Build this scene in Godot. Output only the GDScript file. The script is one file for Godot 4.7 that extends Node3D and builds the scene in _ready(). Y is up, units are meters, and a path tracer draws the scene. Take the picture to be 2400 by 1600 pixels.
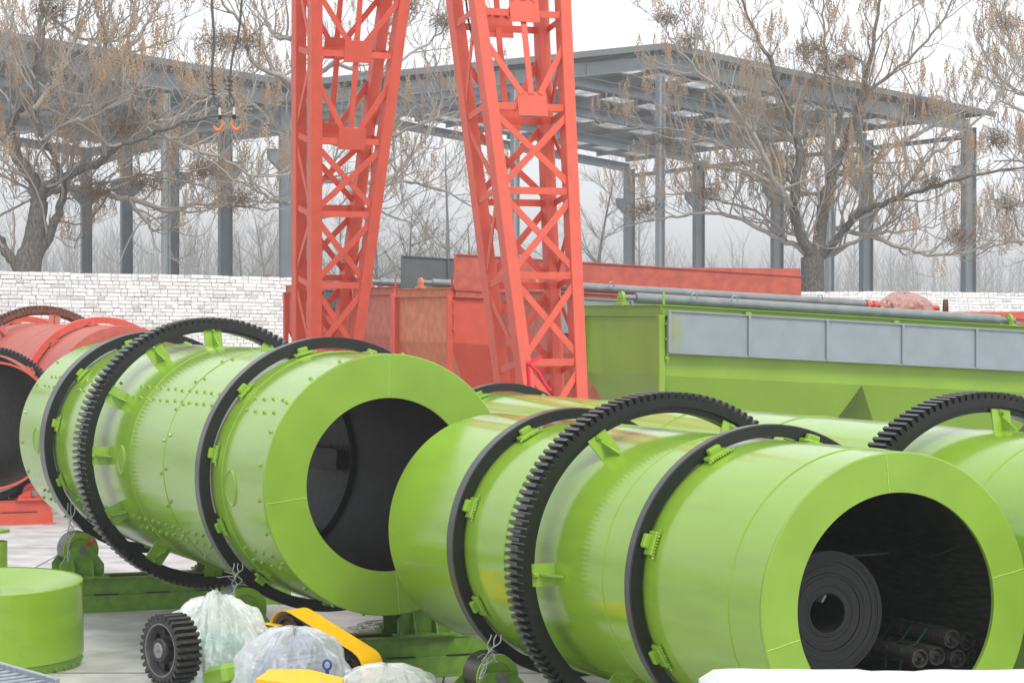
extends Node3D
# Yard of rotary drums under an overcast, hazy winter sky.

const FOC := 6000.0            # focal length in pixels of the 2400 x 1600 photograph
const EYE := 2.7               # camera height
const YAW := 0.4045            # the machines in the yard stand parallel to one another
var PITCH := atan(74.0 / FOC)
var rng := RandomNumberGenerator.new()
var M := {}
var T := {}
var used := {}

# ---------------------------------------------------------------- mesh helpers
class Mb:
	var v := PackedVector3Array()
	var n := PackedVector3Array()
	var c := PackedColorArray()
	var i := PackedInt32Array()
	var col := Color(1, 1, 1)
	var colored := false

	func put(p: Vector3, nn: Vector3) -> int:
		v.append(p); n.append(nn)
		if colored: c.append(col)
		return v.size() - 1

	func face(a: int, b: int, d: int):
		# outward = along the stored normals; Godot's front faces run clockwise
		var g := (v[b] - v[a]).cross(v[d] - v[a])
		if g.dot(n[a] + n[b] + n[d]) >= 0.0:
			i.append(a); i.append(d); i.append(b)
		else:
			i.append(a); i.append(b); i.append(d)

	func quad_n(a: Vector3, b: Vector3, cc: Vector3, d: Vector3, na: Vector3, nb: Vector3, nc: Vector3, nd: Vector3):
		var k := put(a, na); put(b, nb); put(cc, nc); put(d, nd)
		face(k, k + 1, k + 2); face(k, k + 2, k + 3)

	# flat quad whose normal looks along "out"
	func quad_out(a: Vector3, b: Vector3, cc: Vector3, d: Vector3, out: Vector3):
		var g := (cc - a).cross(d - b)
		if g.length_squared() < 1e-14: return
		g = g.normalized()
		if g.dot(out) < 0.0: g = -g
		quad_n(a, b, cc, d, g, g, g, g)

	func tri_out(a: Vector3, b: Vector3, cc: Vector3, out: Vector3):
		var g := (b - a).cross(cc - a)
		if g.length_squared() < 1e-14: return
		g = g.normalized()
		if g.dot(out) < 0.0: g = -g
		var k := put(a, g); put(b, g); put(cc, g)
		face(k, k + 1, k + 2)

	# plate between two quads of corners (front ring p, back ring q)
	func slab(p: Array, q: Array):
		var mid := Vector3.ZERO
		for e in p: mid += e
		for e in q: mid += e
		mid /= float(p.size() + q.size())
		var m := p.size()
		for side in [p, q]:
			var fc := Vector3.ZERO
			for e in side: fc += e
			fc /= float(m)
			if m == 4: quad_out(side[0], side[1], side[2], side[3], fc - mid)
			else:
				for k in m: tri_out(fc, side[k], side[(k + 1) % m], fc - mid)
		for k in m:
			var j := (k + 1) % m
			quad_out(p[k], p[j], q[j], q[k], (p[k] + p[j] + q[j] + q[k]) / 4.0 - mid)

	func box(at: Vector3, size: Vector3, bev := 0.0, bs := Basis.IDENTITY):
		var h := size * 0.5
		var b: float = min(bev, min(h.x, min(h.y, h.z)) * 0.9)
		for ax in 3:
			for s in [-1.0, 1.0]:
				var o := (ax + 1) % 3; var q := (ax + 2) % 3
				var pts := []
				for k in [[-1, -1], [1, -1], [1, 1], [-1, 1]]:
					var p := Vector3.ZERO
					p[ax] = s * h[ax]; p[o] = k[0] * (h[o] - b); p[q] = k[1] * (h[q] - b)
					pts.append(at + bs * p)
				var out := Vector3.ZERO; out[ax] = s
				quad_out(pts[0], pts[1], pts[2], pts[3], bs * out)
		if b <= 0.0: return
		for ax in 3:
			var o := (ax + 1) % 3; var q := (ax + 2) % 3
			for so in [-1.0, 1.0]:
				for sq in [-1.0, 1.0]:
					var pts := []
					for k in [[-1, 0], [1, 0], [1, 1], [-1, 1]]:
						var p := Vector3.ZERO
						p[ax] = k[0] * (h[ax] - b)
						p[o] = so * (h[o] - (b if k[1] == 1 else 0.0)); p[q] = sq * (h[q] - (0.0 if k[1] == 1 else b))
						pts.append(at + bs * p)
					var out := Vector3.ZERO; out[o] = so; out[q] = sq
					quad_out(pts[0], pts[1], pts[2], pts[3], bs * out)
		for sx in [-1.0, 1.0]:
			for sy in [-1.0, 1.0]:
				for sz in [-1.0, 1.0]:
					var s := Vector3(sx, sy, sz)
					tri_out(at + bs * (s * (h - Vector3(0, b, b))), at + bs * (s * (h - Vector3(b, 0, b))), at + bs * (s * (h - Vector3(b, b, 0))), bs * s)

	# box from a to b with a cross-section w (sideways) x t (along "up")
	func bar(a: Vector3, b: Vector3, w: float, t: float, up := Vector3.UP, bev := 0.0):
		var d := (b - a).normalized()
		var sd := d.cross(up)
		if sd.length() < 0.01: sd = d.cross(Vector3.RIGHT)
		sd = sd.normalized()
		var u := sd.cross(d).normalized()
		box((a + b) * 0.5, Vector3(w, (b - a).length(), t), bev, Basis(sd, d, u))

	func tube(pts: Array, radii: Array, sides := 6, caps := true):
		var m := pts.size()
		var prev := -1
		var side := Vector3.ZERO
		for k in m:
			var d: Vector3 = (pts[min(k + 1, m - 1)] - pts[max(k - 1, 0)])
			if d.length_squared() < 1e-12: d = Vector3.UP
			d = d.normalized()
			if k == 0:
				side = d.cross(Vector3(0.31, 0.17, 0.93)).normalized()
			else:
				side = (side - d * side.dot(d)).normalized()
			var up := d.cross(side)
			var first := v.size()
			for j in sides:
				var a := TAU * j / sides
				var nn := side * cos(a) + up * sin(a)
				put(pts[k] + nn * float(radii[k]), nn)
			if prev >= 0:
				for j in sides:
					var q := (j + 1) % sides
					face(prev + j, prev + q, first + q); face(prev + j, first + q, first + j)
			if caps and (k == 0 or k == m - 1):
				var out := -d if k == 0 else d
				var cc := put(pts[k], out)
				for j in sides: put(v[first + j], out)
				for j in sides: face(cc, cc + 1 + j, cc + 1 + (j + 1) % sides)
			prev = first

	# ring about the drum axis: profile of (t, r); t runs away along local -Z; normals stand left of the path
	func lathe(prof: Array, segs := 64, a0 := 0.0, a1 := TAU, xf := Transform3D.IDENTITY):
		for s in prof.size() - 1:
			var p: Vector2 = prof[s]; var q: Vector2 = prof[s + 1]
			var d := (q - p)
			if d.length() < 1e-7: continue
			d = d.normalized()
			var nt := -d.y; var nr := d.x
			var prev := -1
			for k in segs + 1:
				var a := lerpf(a0, a1, float(k) / segs)
				var rad := Vector3(-sin(a), cos(a), 0)
				var nn := xf.basis * (rad * nr + Vector3(0, 0, -nt))
				var f := put(xf * (rad * p.y + Vector3(0, 0, -p.x)), nn)
				put(xf * (rad * q.y + Vector3(0, 0, -q.x)), nn)
				if prev >= 0:
					face(prev, prev + 1, f + 1); face(prev, f + 1, f)
				prev = f

	func grid(rows: Array, closed := false):
		# rows of points; smooth normals by differences
		var nr := rows.size(); var nc: int = rows[0].size()
		var first := v.size()
		for r in nr:
			for k in nc:
				var ra: Vector3 = rows[max(r - 1, 0)][k]; var rb: Vector3 = rows[min(r + 1, nr - 1)][k]
				var ka: int = (k - 1 + nc - 1) % (nc - 1) if closed else max(k - 1, 0)
				var kb: int = (k + 1) % (nc - 1) if closed else min(k + 1, nc - 1)
				var nn: Vector3 = (rb - ra).cross(rows[r][kb] - rows[r][ka])
				put(rows[r][k], nn.normalized() if nn.length() > 1e-9 else Vector3.UP)
		for r in nr - 1:
			for k in nc - 1:
				var a := first + r * nc + k
				face(a, a + 1, a + nc + 1); face(a, a + nc + 1, a + nc)

	func mesh() -> ArrayMesh:
		var arr := []
		arr.resize(Mesh.ARRAY_MAX)
		arr[Mesh.ARRAY_VERTEX] = v; arr[Mesh.ARRAY_NORMAL] = n; arr[Mesh.ARRAY_INDEX] = i
		if colored: arr[Mesh.ARRAY_COLOR] = c
		var m := ArrayMesh.new()
		m.add_surface_from_arrays(Mesh.PRIMITIVE_TRIANGLES, arr)
		return m

# ---------------------------------------------------------------- naming helpers
func numbered(base: String) -> String:
	var k: int = used.get(base, 0)
	used[base] = k + 1
	return base if k == 0 else "%s_%03d" % [base, k]

func tag(o: Node, label: String, category: String, group := "", kind := ""):
	if label: o.set_meta("label", label)
	if category: o.set_meta("category", category)
	if group: o.set_meta("group", group)
	if kind: o.set_meta("kind", kind)

func thing(called: String, label: String, category: String, at := Vector3.ZERO, turn := 0.0, group := "") -> Node3D:
	var o := Node3D.new()
	o.name = numbered(called)
	add_child(o, true)
	o.position = at
	o.rotation.y = turn
	tag(o, label, category, group)
	return o

func pname(base: String, parent: Node) -> String:
	var cnt: Dictionary = parent.get_meta("_n") if parent.has_meta("_n") else {}
	var k: int = cnt.get(base, 0)
	cnt[base] = k + 1
	parent.set_meta("_n", cnt)
	return base if k == 0 else "%s_%03d" % [base, k]

func part(called: String, src, mat: Material, parent: Node, kind := "") -> MeshInstance3D:
	var o := MeshInstance3D.new()
	o.name = pname(called, parent) if parent != self else numbered(called)
	o.mesh = src.mesh() if src is Mb else src
	o.material_override = mat
	parent.add_child(o, true)
	if kind: o.set_meta("kind", kind)
	return o

func copies(called: String, m: Mesh, mat: Material, parent: Node, xfs: Array, cols := []) -> MultiMeshInstance3D:
	var mm := MultiMesh.new()
	mm.transform_format = MultiMesh.TRANSFORM_3D
	mm.use_colors = cols.size() > 0
	mm.mesh = m
	mm.instance_count = xfs.size()
	for k in xfs.size():
		mm.set_instance_transform(k, xfs[k])
		if cols.size() > 0: mm.set_instance_color(k, cols[k])
	var o := MultiMeshInstance3D.new()
	o.name = pname(called, parent) if parent != self else numbered(called)
	o.multimesh = mm
	o.material_override = mat
	o.set_meta("kind", "stuff")
	parent.add_child(o, true)
	return o

# a photograph pixel at a known distance becomes a place in the yard
func at(px: float, py: float, z: float) -> Vector3:
	var u := (px - 1200.0) / FOC; var w := -(py - 800.0) / FOC
	var c := cos(PITCH); var s := sin(PITCH)
	var fwd := c + w * s
	return Vector3(z * u / fwd, EYE + z * (w * c - s) / fwd, -z)

# ---------------------------------------------------------------- materials
func noise_tex(freq: float, lo: float, hi: float, octaves := 4, seed_ := 1, kind := FastNoiseLite.TYPE_SIMPLEX_SMOOTH, size := 512) -> NoiseTexture2D:
	var f := FastNoiseLite.new()
	f.seed = seed_; f.noise_type = kind; f.frequency = freq; f.fractal_octaves = octaves
	var g := Gradient.new()
	g.set_color(0, Color(lo, lo, lo)); g.set_color(1, Color(hi, hi, hi))
	g.set_offset(0, 0.25); g.set_offset(1, 0.75)
	var t := NoiseTexture2D.new()
	t.width = size; t.height = size; t.seamless = true; t.noise = f; t.color_ramp = g
	return t

func mat(col: Color, rough := 0.5, tex := "", scale := Vector3.ONE, metal := 0.0, rtex := "") -> StandardMaterial3D:
	var m := StandardMaterial3D.new()
	m.albedo_color = col; m.roughness = rough; m.metallic = metal
	if tex or rtex:
		m.uv1_triplanar = true; m.uv1_scale = scale
	if tex: m.albedo_texture = T[tex]
	if rtex: m.roughness_texture = T[rtex]
	return m

func lin(r: float, g: float, b: float) -> Color:
	return Color(r, g, b).linear_to_srgb()

func make_materials():
	T.soft = noise_tex(0.008, 0.955, 1.0, 4, 11)
	T.dust = noise_tex(0.012, 0.90, 1.0, 5, 21)
	T.dirt = noise_tex(0.02, 0.62, 1.0, 5, 31)
	T.conc = noise_tex(0.012, 0.86, 1.0, 6, 41, FastNoiseLite.TYPE_SIMPLEX_SMOOTH, 1024)
	T.streak = noise_tex(0.010, 0.955, 1.0, 5, 81)
	T.streak.color_ramp.set_offset(0, 0.12)
	T.streak.color_ramp.set_offset(1, 0.46)
	T.speck = noise_tex(0.09, 0.93, 1.0, 3, 51)
	T.gloss = noise_tex(0.010, 0.82, 1.0, 4, 61)
	T.crease = noise_tex(0.012, 0.0, 1.0, 5, 71)
	(T.crease.noise as FastNoiseLite).fractal_type = FastNoiseLite.FRACTAL_RIDGED
	T.crease.color_ramp = null
	T.crease.as_normal_map = true
	T.crease.bump_strength = 14.0
	M.green = mat(lin(0.225, 0.395, 0.033), 0.15, "streak", Vector3(1.1, 1.1, 0.16), 0.0, "gloss")
	M.green_matte = mat(lin(0.225, 0.385, 0.04), 0.3, "soft", Vector3(0.5, 0.5, 0.5))
	M.green_dark = mat(lin(0.17, 0.34, 0.035), 0.4, "dust", Vector3(1.2, 1.2, 1.2))
	M.green_bin = mat(lin(0.235, 0.395, 0.035), 0.4, "soft", Vector3(0.35, 0.35, 0.35))
	M.weld = mat(lin(0.38, 0.56, 0.12), 0.35)
	M.red = mat(lin(0.60, 0.095, 0.06), 0.5, "soft", Vector3(0.8, 0.8, 0.8))
	M.red_crane = mat(lin(0.66, 0.10, 0.06), 0.42, "soft", Vector3(0.9, 0.9, 0.9))
	M.red_dusty = mat(lin(0.52, 0.115, 0.08), 0.45, "dust", Vector3(0.7, 0.7, 0.35))
	M.red_pale = mat(lin(0.52, 0.15, 0.10), 0.6, "dust", Vector3(0.7, 0.7, 0.7))  # paler mix of the red
	M.red_lit = mat(lin(0.62, 0.21, 0.10), 0.6, "dust", Vector3(0.7, 0.7, 0.7))  # orange tint that paints in light falling on a feeder end
	M.black = mat(lin(0.007, 0.009, 0.009), 0.32, "dust", Vector3(2, 2, 2))
	M.tread = mat(lin(0.05, 0.05, 0.055), 0.3, "dust", Vector3(3, 3, 3), 0.3)
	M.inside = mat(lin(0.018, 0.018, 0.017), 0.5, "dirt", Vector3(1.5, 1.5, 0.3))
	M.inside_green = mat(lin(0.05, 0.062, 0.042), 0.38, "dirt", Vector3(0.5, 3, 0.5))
	M.inside_lit = mat(lin(0.06, 0.06, 0.062), 0.5, "dirt", Vector3(0.7, 0.7, 0.7))  # lighter tone painted in for light reaching the deep end
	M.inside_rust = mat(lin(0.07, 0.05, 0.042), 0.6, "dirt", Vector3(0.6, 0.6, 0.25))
	M.rust = mat(lin(0.16, 0.055, 0.025), 0.8, "dirt", Vector3(3, 3, 3))
	M.rust_gear = mat(lin(0.22, 0.075, 0.045), 0.8, "dirt", Vector3(2, 2, 2))
	M.grey_panel = mat(lin(0.25, 0.30, 0.33), 0.42, "soft", Vector3(0.6, 0.6, 0.6))
	M.grey_panel.vertex_color_use_as_albedo = true
	M.grey_dark = mat(lin(0.10, 0.12, 0.13), 0.5, "soft", Vector3(0.6, 0.6, 0.6))
	M.tube = mat(lin(0.24, 0.28, 0.29), 0.3, "dust", Vector3(0.6, 0.6, 0.6), 0.2)
	M.steel_blue = mat(lin(0.20, 0.24, 0.27), 0.5, "soft", Vector3(0.3, 0.3, 0.3))  # lightened partly to paint in haze over the shed frame
	M.steel_light = mat(lin(0.37, 0.425, 0.46), 0.5, "soft", Vector3(0.3, 0.3, 0.3))
	M.roof = mat(lin(0.12, 0.14, 0.15), 0.6, "soft", Vector3(0.3, 0.3, 0.3))  # lightened partly to paint in haze under the shed roof
	M.roof_edge = mat(lin(0.15, 0.165, 0.17), 0.6)
	M.skylight = mat(Color(0.95, 0.98, 0.99, 0.07), 0.08)
	M.skylight.transparency = BaseMaterial3D.TRANSPARENCY_ALPHA
	M.mortar = mat(lin(0.56, 0.55, 0.545), 0.95, "dirt", Vector3(1.5, 1.5, 1.5))
	M.brick_a = mat(lin(0.84, 0.84, 0.84), 0.85, "speck", Vector3(2, 2, 2))
	M.brick_b = mat(lin(0.80, 0.80, 0.795), 0.85, "dust", Vector3(2.5, 2.5, 2.5))
	M.brick_c = mat(lin(0.68, 0.665, 0.655), 0.9, "dust", Vector3(3, 3, 3))
	M.ground = mat(lin(0.52, 0.51, 0.505), 0.7, "conc", Vector3(0.13, 0.13, 0.13))
	M.bark = mat(lin(0.21, 0.195, 0.175), 0.95, "dirt", Vector3(2, 0.7, 2))
	M.twig = mat(lin(0.34, 0.31, 0.28), 0.9)
	M.seed = mat(lin(0.42, 0.295, 0.185), 0.9)
	M.nest = mat(lin(0.20, 0.145, 0.10), 0.95)
	M.far = mat(lin(0.24, 0.225, 0.215), 0.95)  # pale winter twigs, lightened further in place of thicker mist
	M.rubber = mat(lin(0.009, 0.010, 0.011), 0.6, "dust", Vector3(3, 3, 3))
	M.idler = mat(lin(0.075, 0.072, 0.068), 0.4, "dirt", Vector3(4, 4, 4), 0.2)
	M.strap = mat(lin(0.02, 0.12, 0.06), 0.35)
	M.cast = mat(lin(0.055, 0.052, 0.05), 0.55, "dirt", Vector3(3, 3, 3), 0.3)
	M.steel = mat(lin(0.30, 0.30, 0.30), 0.35, "dust", Vector3(4, 4, 4), 0.7)
	M.wire = mat(lin(0.38, 0.39, 0.40), 0.35, "", Vector3.ONE, 0.6)
	M.yellow = mat(lin(0.85, 0.47, 0.012), 0.3, "soft", Vector3(2, 2, 2))
	M.teal = mat(lin(0.06, 0.30, 0.24), 0.4, "soft", Vector3(2, 2, 2))
	M.motor = mat(lin(0.20, 0.24, 0.34), 0.4, "soft", Vector3(2, 2, 2))
	M.blue = mat(lin(0.03, 0.05, 0.25), 0.35)
	M.white = mat(lin(0.60, 0.61, 0.62), 0.5, "soft", Vector3(1.5, 1.5, 1.5))
	M.orange = mat(lin(0.62, 0.19, 0.06), 0.35)
	M.rope = mat(lin(0.10, 0.085, 0.075), 0.85)
	M.ribbon = mat(lin(0.75, 0.02, 0.05), 0.5)
	M.zinc = mat(lin(0.36, 0.40, 0.44), 0.35, "dust", Vector3(3, 3, 3), 0.5)
	for k in [["film", Color(0.97, 0.99, 0.98, 0.38)], ["film_thin", Color(0.93, 0.95, 0.98, 0.28)], ["film_red", Color(0.74, 0.58, 0.54, 0.72)]]:
		var m := mat(k[1], 0.22)
		m.uv1_triplanar = true
		m.uv1_scale = Vector3(1.5, 3.2, 1.5)
		m.normal_enabled = true
		m.normal_texture = T.crease
		m.normal_scale = 0.7
		m.transparency = BaseMaterial3D.TRANSPARENCY_ALPHA
		m.backlight_enabled = true
		m.backlight = Color(0.5, 0.5, 0.5)
		M[k[0]] = m

# ---------------------------------------------------------------- rotary drums
func polar(a: float, r: float, t: float) -> Vector3:
	return Vector3(-sin(a) * r, cos(a) * r, -t)

func shell_mesh(R: float, t0: float, t1: float, seed_: int) -> Mb:
	# rolled plate is never quite round: a few millimetres of waviness
	var f := FastNoiseLite.new(); f.seed = seed_; f.frequency = 0.9; f.fractal_octaves = 2
	var rows := []
	var nr := int((t1 - t0) / 0.07) + 2
	for r in nr:
		var t := lerpf(t0, t1, float(r) / (nr - 1))
		var row := []
		for k in 145:
			var a := TAU * k / 144.0
			var q := polar(a, R, t)
			row.append(polar(a, R + 0.0022 * f.get_noise_3d(q.x, q.y, q.z * 0.8), t))
		rows.append(row)
	var m := Mb.new()
	m.grid(rows, true)
	# make the normals look outwards
	for k in m.n.size():
		if m.n[k].dot(Vector3(m.v[k].x, m.v[k].y, 0)) < 0.0:
			m.n[k] = -m.n[k]
	var idx := m.i.duplicate(); m.i.clear()
	for k in range(0, idx.size(), 3): m.face(idx[k], idx[k + 1], idx[k + 2])
	return m

func gear_mesh(t0: float, t1: float, tip: float, root: float, inner: float, teeth: int) -> Mb:
	var m := Mb.new()
	var rim := root - 0.05 * root
	for k in teeth:
		var ps := []
		for e in [[-0.5, root], [-0.37, root], [-0.21, tip], [0.21, tip], [0.37, root], [0.5, root]]:
			ps.append([TAU * (k + e[0]) / teeth, e[1]])
		for s in 5:
			var a0: float = ps[s][0]; var r0: float = ps[s][1]; var a1: float = ps[s + 1][0]; var r1: float = ps[s + 1][1]
			var fa := polar(a0, r0, t0); var fb := polar(a1, r1, t0); var ba := polar(a0, r0, t1); var bb := polar(a1, r1, t1)
			var mid := polar((a0 + a1) / 2, 1.0, 0)
			var out := mid
			if s == 1: out = mid.rotated(Vector3.BACK, -1.2)
			elif s == 3: out = mid.rotated(Vector3.BACK, 1.2)
			m.quad_out(fa, fb, bb, ba, out)
			m.quad_out(fa, fb, polar(a1, rim, t0), polar(a0, rim, t0), Vector3.BACK)
			m.quad_out(ba, bb, polar(a1, rim, t1), polar(a0, rim, t1), Vector3.FORWARD)
	var w := (t1 - t0) * 0.16
	m.lathe([Vector2(t0 + w, rim), Vector2(t0, rim)], teeth)
	m.lathe([Vector2(t1, rim), Vector2(t1 - w, rim)], teeth)
	m.lathe([Vector2(t1 - w, rim), Vector2(t1 - w, inner), Vector2(t0 + w, inner), Vector2(t0 + w, rim)], teeth)
	return m

func bolt_into(m: Mb, p: Vector3, dir: Vector3, r: float, h: float):
	var s := dir.cross(Vector3(0.2, 0.3, 0.93)).normalized()
	var u := dir.cross(s)
	var prev := []
	for k in 7:
		var a := TAU * k / 6.0
		var o := s * cos(a) + u * sin(a)
		var cur := [p + o * r, p + o * r * 0.8 + dir * h]
		if k > 0:
			m.quad_out(prev[0], cur[0], cur[1], prev[1], o)
			m.tri_out(prev[1], cur[1], p + dir * h * 1.15, dir)
		prev = cur

func make_drum(d: Dictionary) -> Node3D:
	var o := thing("rotary_drum", d.label, "drum", Vector3(d.x, 0, -d.z), YAW)
	var R: float = d.R; var ha: float = d.h; var len_: float = d.len
	var lift := Transform3D(Basis.IDENTITY, Vector3(0, ha, 0))
	var add := func(nm: String, m: Mb, mt: Material, par = null, kind := "") -> MeshInstance3D:
		var e := part(nm, m, mt, o if par == null else par, kind)
		if par == null: e.position = Vector3(0, ha, 0)
		return e
	var shell: MeshInstance3D = add.call("shell", shell_mesh(R, 0.0, len_, d.seed), d.paint)
	var hole: float = d.hole * R
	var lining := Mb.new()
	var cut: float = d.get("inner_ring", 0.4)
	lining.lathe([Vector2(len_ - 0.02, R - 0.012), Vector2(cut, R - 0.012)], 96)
	add.call("lining", lining, M.inside_lit if d.has("inner_ring") else d.inside)  # lighter deep section paints in the light from the open rear
	var l2 := Mb.new()
	l2.lathe([Vector2(cut, R - 0.012), Vector2(0.012, R - 0.012)], 96)
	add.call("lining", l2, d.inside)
	if d.hole < 0.95:
		var fp := Mb.new()
		fp.lathe([Vector2(-0.012, hole), Vector2(-0.012, R - 0.006), Vector2(-0.006, R), Vector2(0.001, R)], 144)
		fp.lathe([Vector2(0.012, R - 0.012), Vector2(0.012, hole), Vector2(-0.012, hole)], 144)
		var plate: MeshInstance3D = add.call("end_plate", fp, d.face)
		for a in d.get("seams", []):
			var w := Mb.new()
			var pts := []; var rr := []
			for k in 14:
				var q := k / 13.0
				pts.append(polar(a + 0.0012 * sin(q * 9.0 + a), lerpf(hole + 0.004, R - 0.01, q), -0.013)); rr.append(0.0026 + 0.0006 * sin(k * 2.3))
			w.tube(pts, rr, 5)
			part("weld_seam", w, M.weld, plate)
	else:
		var rim := Mb.new()
		rim.lathe([Vector2(0.01, R - 0.025), Vector2(-0.004, R - 0.025), Vector2(-0.004, R + 0.002), Vector2(0.03, R + 0.002)], 120)
		add.call("rim", rim, d.face)
	var back := Mb.new()
	var ro_: float = R * (0.93 if d.has("inner_ring") else 0.6)
	back.lathe([Vector2(len_, R), Vector2(len_, ro_), Vector2(len_ - 0.02, ro_)], 96)
	back.lathe([Vector2(len_ - 0.02, ro_), Vector2(len_ - 0.02, R)], 96)
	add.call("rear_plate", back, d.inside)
	if d.has("inner_ring"):
		var ir := Mb.new()
		var tr: float = d.inner_ring
		ir.lathe([Vector2(tr + 0.02, R - 0.014), Vector2(tr + 0.02, R * 0.955), Vector2(tr, R * 0.955), Vector2(tr, R - 0.014)], 96)
		ir.lathe([Vector2(1.02, R - 0.013), Vector2(1.015, R - 0.024), Vector2(1.0, R - 0.024), Vector2(0.995, R - 0.013)], 96)
		for k in 8:
			var bs := Basis(Vector3.BACK, TAU * k / 8.0 + 0.75)
			ir.box(bs * Vector3(0, R - 0.05, -(tr + 1.9)), Vector3(0.16, 0.08, 3.4), 0.0, bs)
		add.call("inner_ring", ir, d.inside)
	for k in int(d.get("flights", 0)):
		var fm := Mb.new()
		var bs := Basis(Vector3.BACK, deg_to_rad(-73) + TAU * k / float(d.flights))
		fm.box(bs * Vector3(0, R - 0.07, -(len_ * 0.5 + 0.25)), Vector3(0.010, 0.12, len_ - 0.6), 0.0, bs)
		add.call("flight", fm, d.inside)
	for t in d.get("girth_seams", []):
		var s := Mb.new()
		s.lathe([Vector2(t - 0.008, R + 0.0005), Vector2(t - 0.003, R + 0.005), Vector2(t + 0.003, R + 0.005), Vector2(t + 0.008, R + 0.0005)], 144)
		part("weld_seam", s, d.paint, shell)
	# riding rings with the pads that carry them
	for ring in d.rings:
		var rm := Mb.new()
		var ro: float = d.ring_r * R; var ri: float = ro - 0.09 * R
		rm.lathe([Vector2(ring[0], ri), Vector2(ring[0], ro - 0.006), Vector2(ring[0] + 0.006, ro)], 144)
		rm.lathe([Vector2(ring[1] - 0.006, ro), Vector2(ring[1], ro - 0.006), Vector2(ring[1], ri), Vector2(ring[0], ri)], 144)
		var rg: MeshInstance3D = add.call("riding_ring", rm, d.ring_mat)
		var tread := Mb.new()
		tread.lathe([Vector2(ring[0] + 0.006, ro), Vector2(ring[1] - 0.006, ro)], 144)
		part("tread", tread, d.tread_mat, rg)
		for k in int(d.pads):
			var a: float = d.pad_phase + TAU * k / d.pads
			for side in [ring[0] - 0.045, ring[1] + 0.045]:
				var pm := Mb.new()
				var bs := Basis(Vector3.BACK, a + rng.randf_range(-0.02, 0.02))
				var sg := -1.0 if side < ring[0] else 1.0
				pm.box(bs * Vector3(0, R + 0.014, -side), Vector3(0.13, 0.022, 0.085), 0.006, bs)
				pm.box(bs * Vector3(0.004, R + 0.038, -(side - sg * 0.020)), Vector3(0.075, 0.038, 0.042), 0.007, bs)
				for e in 10:
					bolt_into(pm, bs * Vector3(-0.075 + 0.0166 * e, R + 0.008, -(side + sg * 0.05)), bs * Vector3(0, 0.8, -sg * 0.4), rng.randf_range(0.006, 0.01), 0.008)
				add.call("ring_pad", pm, d.paint)
	# girth gear on its brackets
	if d.has("gear"):
		var g: Array = d.gear
		var gm := gear_mesh(g[0], g[1], g[2] * R, g[2] * R - 0.05 * R, g[3] * R, g[4])
		add.call("girth_gear", gm, d.gear_mat)
		var nb: int = g[5]
		for k in nb:
			var a: float = g[6] + TAU * k / nb
			var bs := Basis(Vector3.BACK, a)
			var bm := Mb.new()
			var gi: float = g[3] * R + 0.03 * R; var tf: float = g[0] + (g[1] - g[0]) * 0.16
			var wd: float = 0.085 * R
			# plate that springs from the shell to the front of the ring
			var p := [Vector3(-wd, gi, -(tf - 0.002)), Vector3(wd, gi, -(tf - 0.002)), Vector3(wd, R - 0.004, -(tf - 0.05)), Vector3(-wd, R - 0.004, -(tf - 0.05))]
			var q := []
			for e in p: q.append(e + Vector3(0, 0, 0.014))
			for e in 4: p[e] = bs * p[e]; q[e] = bs * q[e]
			bm.slab(p, q)
			# rib that stiffens it
			var rp := [Vector3(-0.006, gi - 0.03, -(tf - 0.014)), Vector3(-0.006, R + 0.012, -(tf - 0.20)), Vector3(-0.006, R - 0.003, -(tf - 0.20)), Vector3(-0.006, R - 0.003, -(tf - 0.05))]
			var rq := []
			for e in rp: rq.append(e + Vector3(0.012, 0, 0))
			for e in 4: rp[e] = bs * rp[e]; rq[e] = bs * rq[e]
			bm.slab(rp, rq)
			var br: MeshInstance3D = add.call("gear_bracket", bm, d.paint)
			var bo := Mb.new()
			bolt_into(bo, bs * Vector3(0, gi - 0.018, -(tf - 0.014)), Vector3(0, 0, 1), 0.022, 0.02)
			bolt_into(bo, bs * Vector3(0, gi - 0.018, -(tf - 0.032)), Vector3(0, 0, 1), 0.012, 0.022)
			part("bolt", bo, d.paint, br)
	for h in d.get("manholes", []):
		var t: float = h[0]; var a: float = h[1]; var r: float = h[2]
		var mm := Mb.new(); var rr := Mb.new()
		var prev := []
		for k in 41:
			var b := TAU * k / 40.0
			var row := []
			for s in [0.0, 0.55, 0.93, 1.0, 1.07]:
				var off: float = 0.0025 if s < 0.95 else (0.011 if s < 1.05 else 0.0)
				row.append(polar(a + sin(b) * r * s / R, R + off, t + cos(b) * r * s))
			if k > 0:
				var out := polar(a, 1.0, 0)
				for s in 2: mm.quad_out(prev[s], prev[s + 1], row[s + 1], row[s], out)
				for s in [2, 3]: rr.quad_out(prev[s], prev[s + 1], row[s + 1], row[s], out)
			prev = row
		var cover: MeshInstance3D = add.call("manhole_cover", mm, M.green_bin)
		part("collar", rr, d.paint, cover)
	if d.has("rivets"):
		var vm := Mb.new()
		for e in d.rivets:
			var a: float = e[0]; var t: float = e[1]
			while t < e[2]:
				bolt_into(vm, polar(a + rng.randf_range(-0.006, 0.006), R - 0.001, t + rng.randf_range(-0.01, 0.01)), polar(a, 1.0, 0), 0.0155, 0.016)
				t += e[3]
		add.call("rivets", vm, d.paint, null, "stuff")
	return o

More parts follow.
